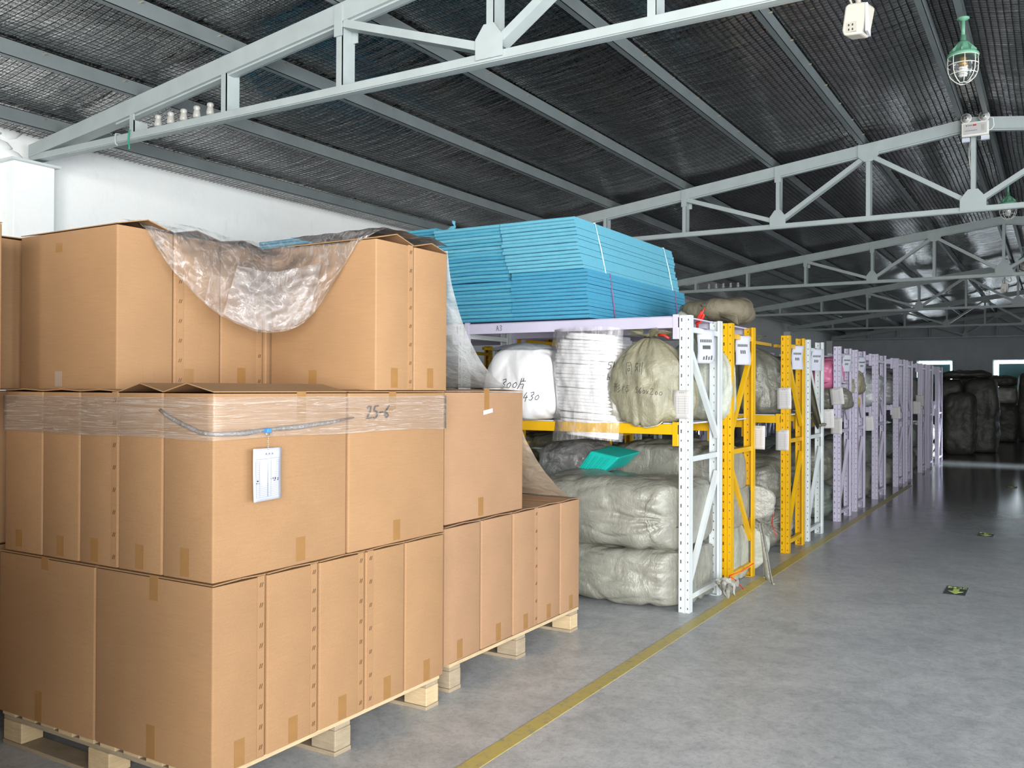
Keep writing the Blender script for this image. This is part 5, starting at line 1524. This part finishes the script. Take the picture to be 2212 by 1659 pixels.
# ------------------------------------------------------------------ paper tags and labels on the racks
def tag_card(x0, x1, z0, z1, y, label, tilt=0.0, mat='paper'):
    t = thing('paper_tag', ((x0 + x1) / 2, y, z1), label, 'paper tag', 'paper cards on the rack posts')
    xc, zc = (x0 + x1) / 2, (z0 + z1) / 2; c, s = math.cos(tilt), math.sin(tilt); hx, hz = (x1 - x0) / 2, (z1 - z0) / 2

    def fn(u, v):
        a, b = (u - 0.5) * 2 * hx, (v - 0.5) * 2 * hz
        return Vector((xc + a * c - b * s, y - 0.006 * (1 - v) * (0.5 + u) - 0.002, zc + a * s + b * c))
    sh = MB().grid(fn, 4, 6).build('card', mat, t, True, solid=0.0008)
    mb = MB()

    def ln(u0, u1, v0, v1):
        P = [fn(a, b) + Vector((0, -0.0012, 0)) for a, b in ((u0, v0), (u1, v0), (u1, v1), (u0, v1))]; mb.add(P, [(0, 1, 2, 3)])
    for k in range(3): ln(0.36 + 0.1 * k, 0.41 + 0.1 * k, 0.9, 0.925)
    for k in range(8): ln(0.15, 0.88, 0.78 - 0.085 * k, 0.785 - 0.085 * k)
    for u in (0.15, 0.32, 0.68, 0.88): ln(u, u + 0.008, 0.16, 0.79)
    mb.build('printed_table', 'print', sh, kind='stuff')
    MB().tube([(xc - s * -hz, y - 0.003, z1 - 0.006), (xc, y - 0.004, z1 + 0.012), (xc + 0.004, y, z1 + 0.02)], 0.0012, 5).build('wire', 'chain', t)


tag_card(-2.222, -2.098, 1.305, 1.495, 5.785, 'white stock card on the near post of the first white rack')
tag_card(-2.215, -2.085, 1.325, 1.52, 8.395, 'upper white stock card on the second yellow rack near post', 0.03)
tag_card(-2.225, -2.105, 0.945, 1.135, 8.395, 'lower white stock card on the second yellow rack near post', 0.0)
tag_card(-2.13, -2.02, 1.02, 1.21, 7.30, 'white stock card hanging behind the far post of the first yellow rack')
tag_card(-2.23, -2.085, 1.335, 1.525, 10.75, 'tilted upper white stock card on the first lilac rack near post', 0.12)
tag_card(-2.225, -2.10, 1.0, 1.185, 10.75, 'straight lower white stock card on the first lilac rack near post')
tag_card(-2.13, -2.01, 1.10, 1.30, 9.87, 'white stock card hanging behind the second white rack far post', 0.05)
tag_card(-2.14, -2.03, 0.98, 1.17, 12.36, 'white stock card behind the second lilac rack far post', 0.06)
tag_card(-2.22, -2.09, 1.06, 1.25, 15.11, 'white stock card on the fourth lilac rack near post')
tag_card(-2.13, -2.0, 1.1, 1.32, 16.78, 'white stock card behind the fifth lilac rack far post')
tag_card(-2.23, -2.1, 1.22, 1.42, 18.01, 'white stock card on the sixth lilac rack near post')
tag_card(-2.22, -2.1, 1.0, 1.2, 19.72, 'white stock card behind the seventh lilac rack')


def brace_label(x, yc, zt, w_, h_, label, kind=0):
    t = thing('rack_label', (x, yc, zt), label, 'label', 'white labels folded over the top braces')

    def fn(u, v):
        a = 0.8; sw = (u - 0.5) * w_ * 0.85
        return Vector((x + 0.034 + sw * math.sin(a) + 0.006 * math.sin(v * 5 + kind), yc + sw * math.cos(a) - 0.03 * (1 - v), zt - h_ * (1 - v)))
    sh = MB().grid(fn, 4, 10).build('sheet', 'paper_blue', t, True, solid=0.0008)
    MB().grid(lambda u, v: Vector((x - 0.02 + 0.066 * v, yc + (u - 0.5) * w_, zt + 0.004 + 0.004 * math.sin(v * PI))), 3, 4).build('top_fold', 'paper_blue', t, True, solid=0.0008)
    mb = MB()

    def ln(u0, u1, v0, v1):
        P = [fn(a, b) + Vector((0.0016, -0.0012, 0)) for a, b in ((u0, v0), (u1, v0), (u1, v1), (u0, v1))]; mb.add(P, [(0, 1, 2, 3)])
    for k in range(7): ln(0.16 + 0.1 * k, 0.225 + 0.1 * k, 0.62, 0.71)
    if kind == 0:
        ln(0.28, 0.74, 0.42, 0.53)
        for k in range(4): ln(0.34 + 0.15 * k, 0.42 + 0.15 * k, 0.10, 0.2 + 0.03 * (k % 2))
    else:
        for k in range(3): ln(0.33 + 0.13 * k, 0.41 + 0.13 * k, 0.38, 0.5)
    mb.build('print_marks', 'ink_soft', sh, kind='stuff')


brace_label(-2.133, 6.10, 1.918, 0.15, 0.235, 'white label with a blacked-out word on the first white rack top brace', 0)
brace_label(-2.118, 6.92, 1.918, 0.145, 0.225, 'white label on the first yellow rack top brace', 1)
brace_label(-2.133, 8.70, 1.918, 0.14, 0.225, 'curling white label on the second yellow rack top brace', 2)
brace_label(-2.133, 9.48, 1.918, 0.15, 0.22, 'white label on the second white rack top brace', 3)
brace_label(-2.148, 11.08, 1.918, 0.14, 0.2, 'small white label on the first lilac rack top brace', 4)
brace_label(-2.148, 12.0, 1.918, 0.14, 0.2, 'small white label on the second lilac rack top brace', 5)
# A3 pencilled on the lilac top beam
bx = [o for o in COL.objects if o.name.startswith('beam') and o.parent and o.parent.name == 'storage_rack'][0]
strokes(write('A3', 0.04, slant=0.0), (-3.62, 5.767, 1.935), (1, 0, 0), (0, 0, 1), (0, -1, 0), 0.0016, 'handwriting', 'ink_soft', bx.parent, None, 0.003)


# ------------------------------------------------------------------ arrow signs on the floor
def arrow_sign(xc, yc, label, dark=False):
    t = thing('floor_sign', (xc, yc, 0), label, 'floor sign', 'arrow signs along the aisle floor')
    MB().box(xc - 0.072, xc + 0.072, yc - 0.155, yc + 0.155, 0, 0.003).build('plate', 'sign_dark', t)
    z = 0.0032
    A = [(xc - 0.02, yc + 0.055, z), (xc + 0.02, yc + 0.055, z), (xc + 0.02, yc - 0.03, z), (xc + 0.052, yc - 0.03, z), (xc, yc - 0.125, z), (xc - 0.052, yc - 0.03, z), (xc - 0.02, yc - 0.03, z)]
    MB().prism(A, (0, 0, 0.0012)).build('arrow', 'sign_arrow', t)
    cu = bpy.data.curves.new('lettering', 'FONT'); cu.body = '安全出口'; cu.size = 0.034; cu.align_x = 'CENTER'; cu.align_y = 'CENTER'; cu.extrude = 0.0004
    cu.materials.append(M['sign_arrow'])
    o = bpy.data.objects.new('lettering', cu); COL.objects.link(o)
    me = bpy.data.meshes.new_from_object(o, depsgraph=bpy.context.evaluated_depsgraph_get())
    bpy.data.objects.remove(o)
    o = bpy.data.objects.new('lettering', me); COL.objects.link(o); o.parent = t; o.location = (0, 0.105, 0.0036); o.scale = (1, 1.9, 1)


arrow_sign(-0.652, 7.53, 'dark floor plate with a lime arrow, nearest on the lit aisle floor')
arrow_sign(-0.640, 10.63, 'dark floor plate with an arrow, second along the shadowed aisle')
arrow_sign(-0.610, 16.07, 'black floor plate farthest along the aisle, in the window glare')
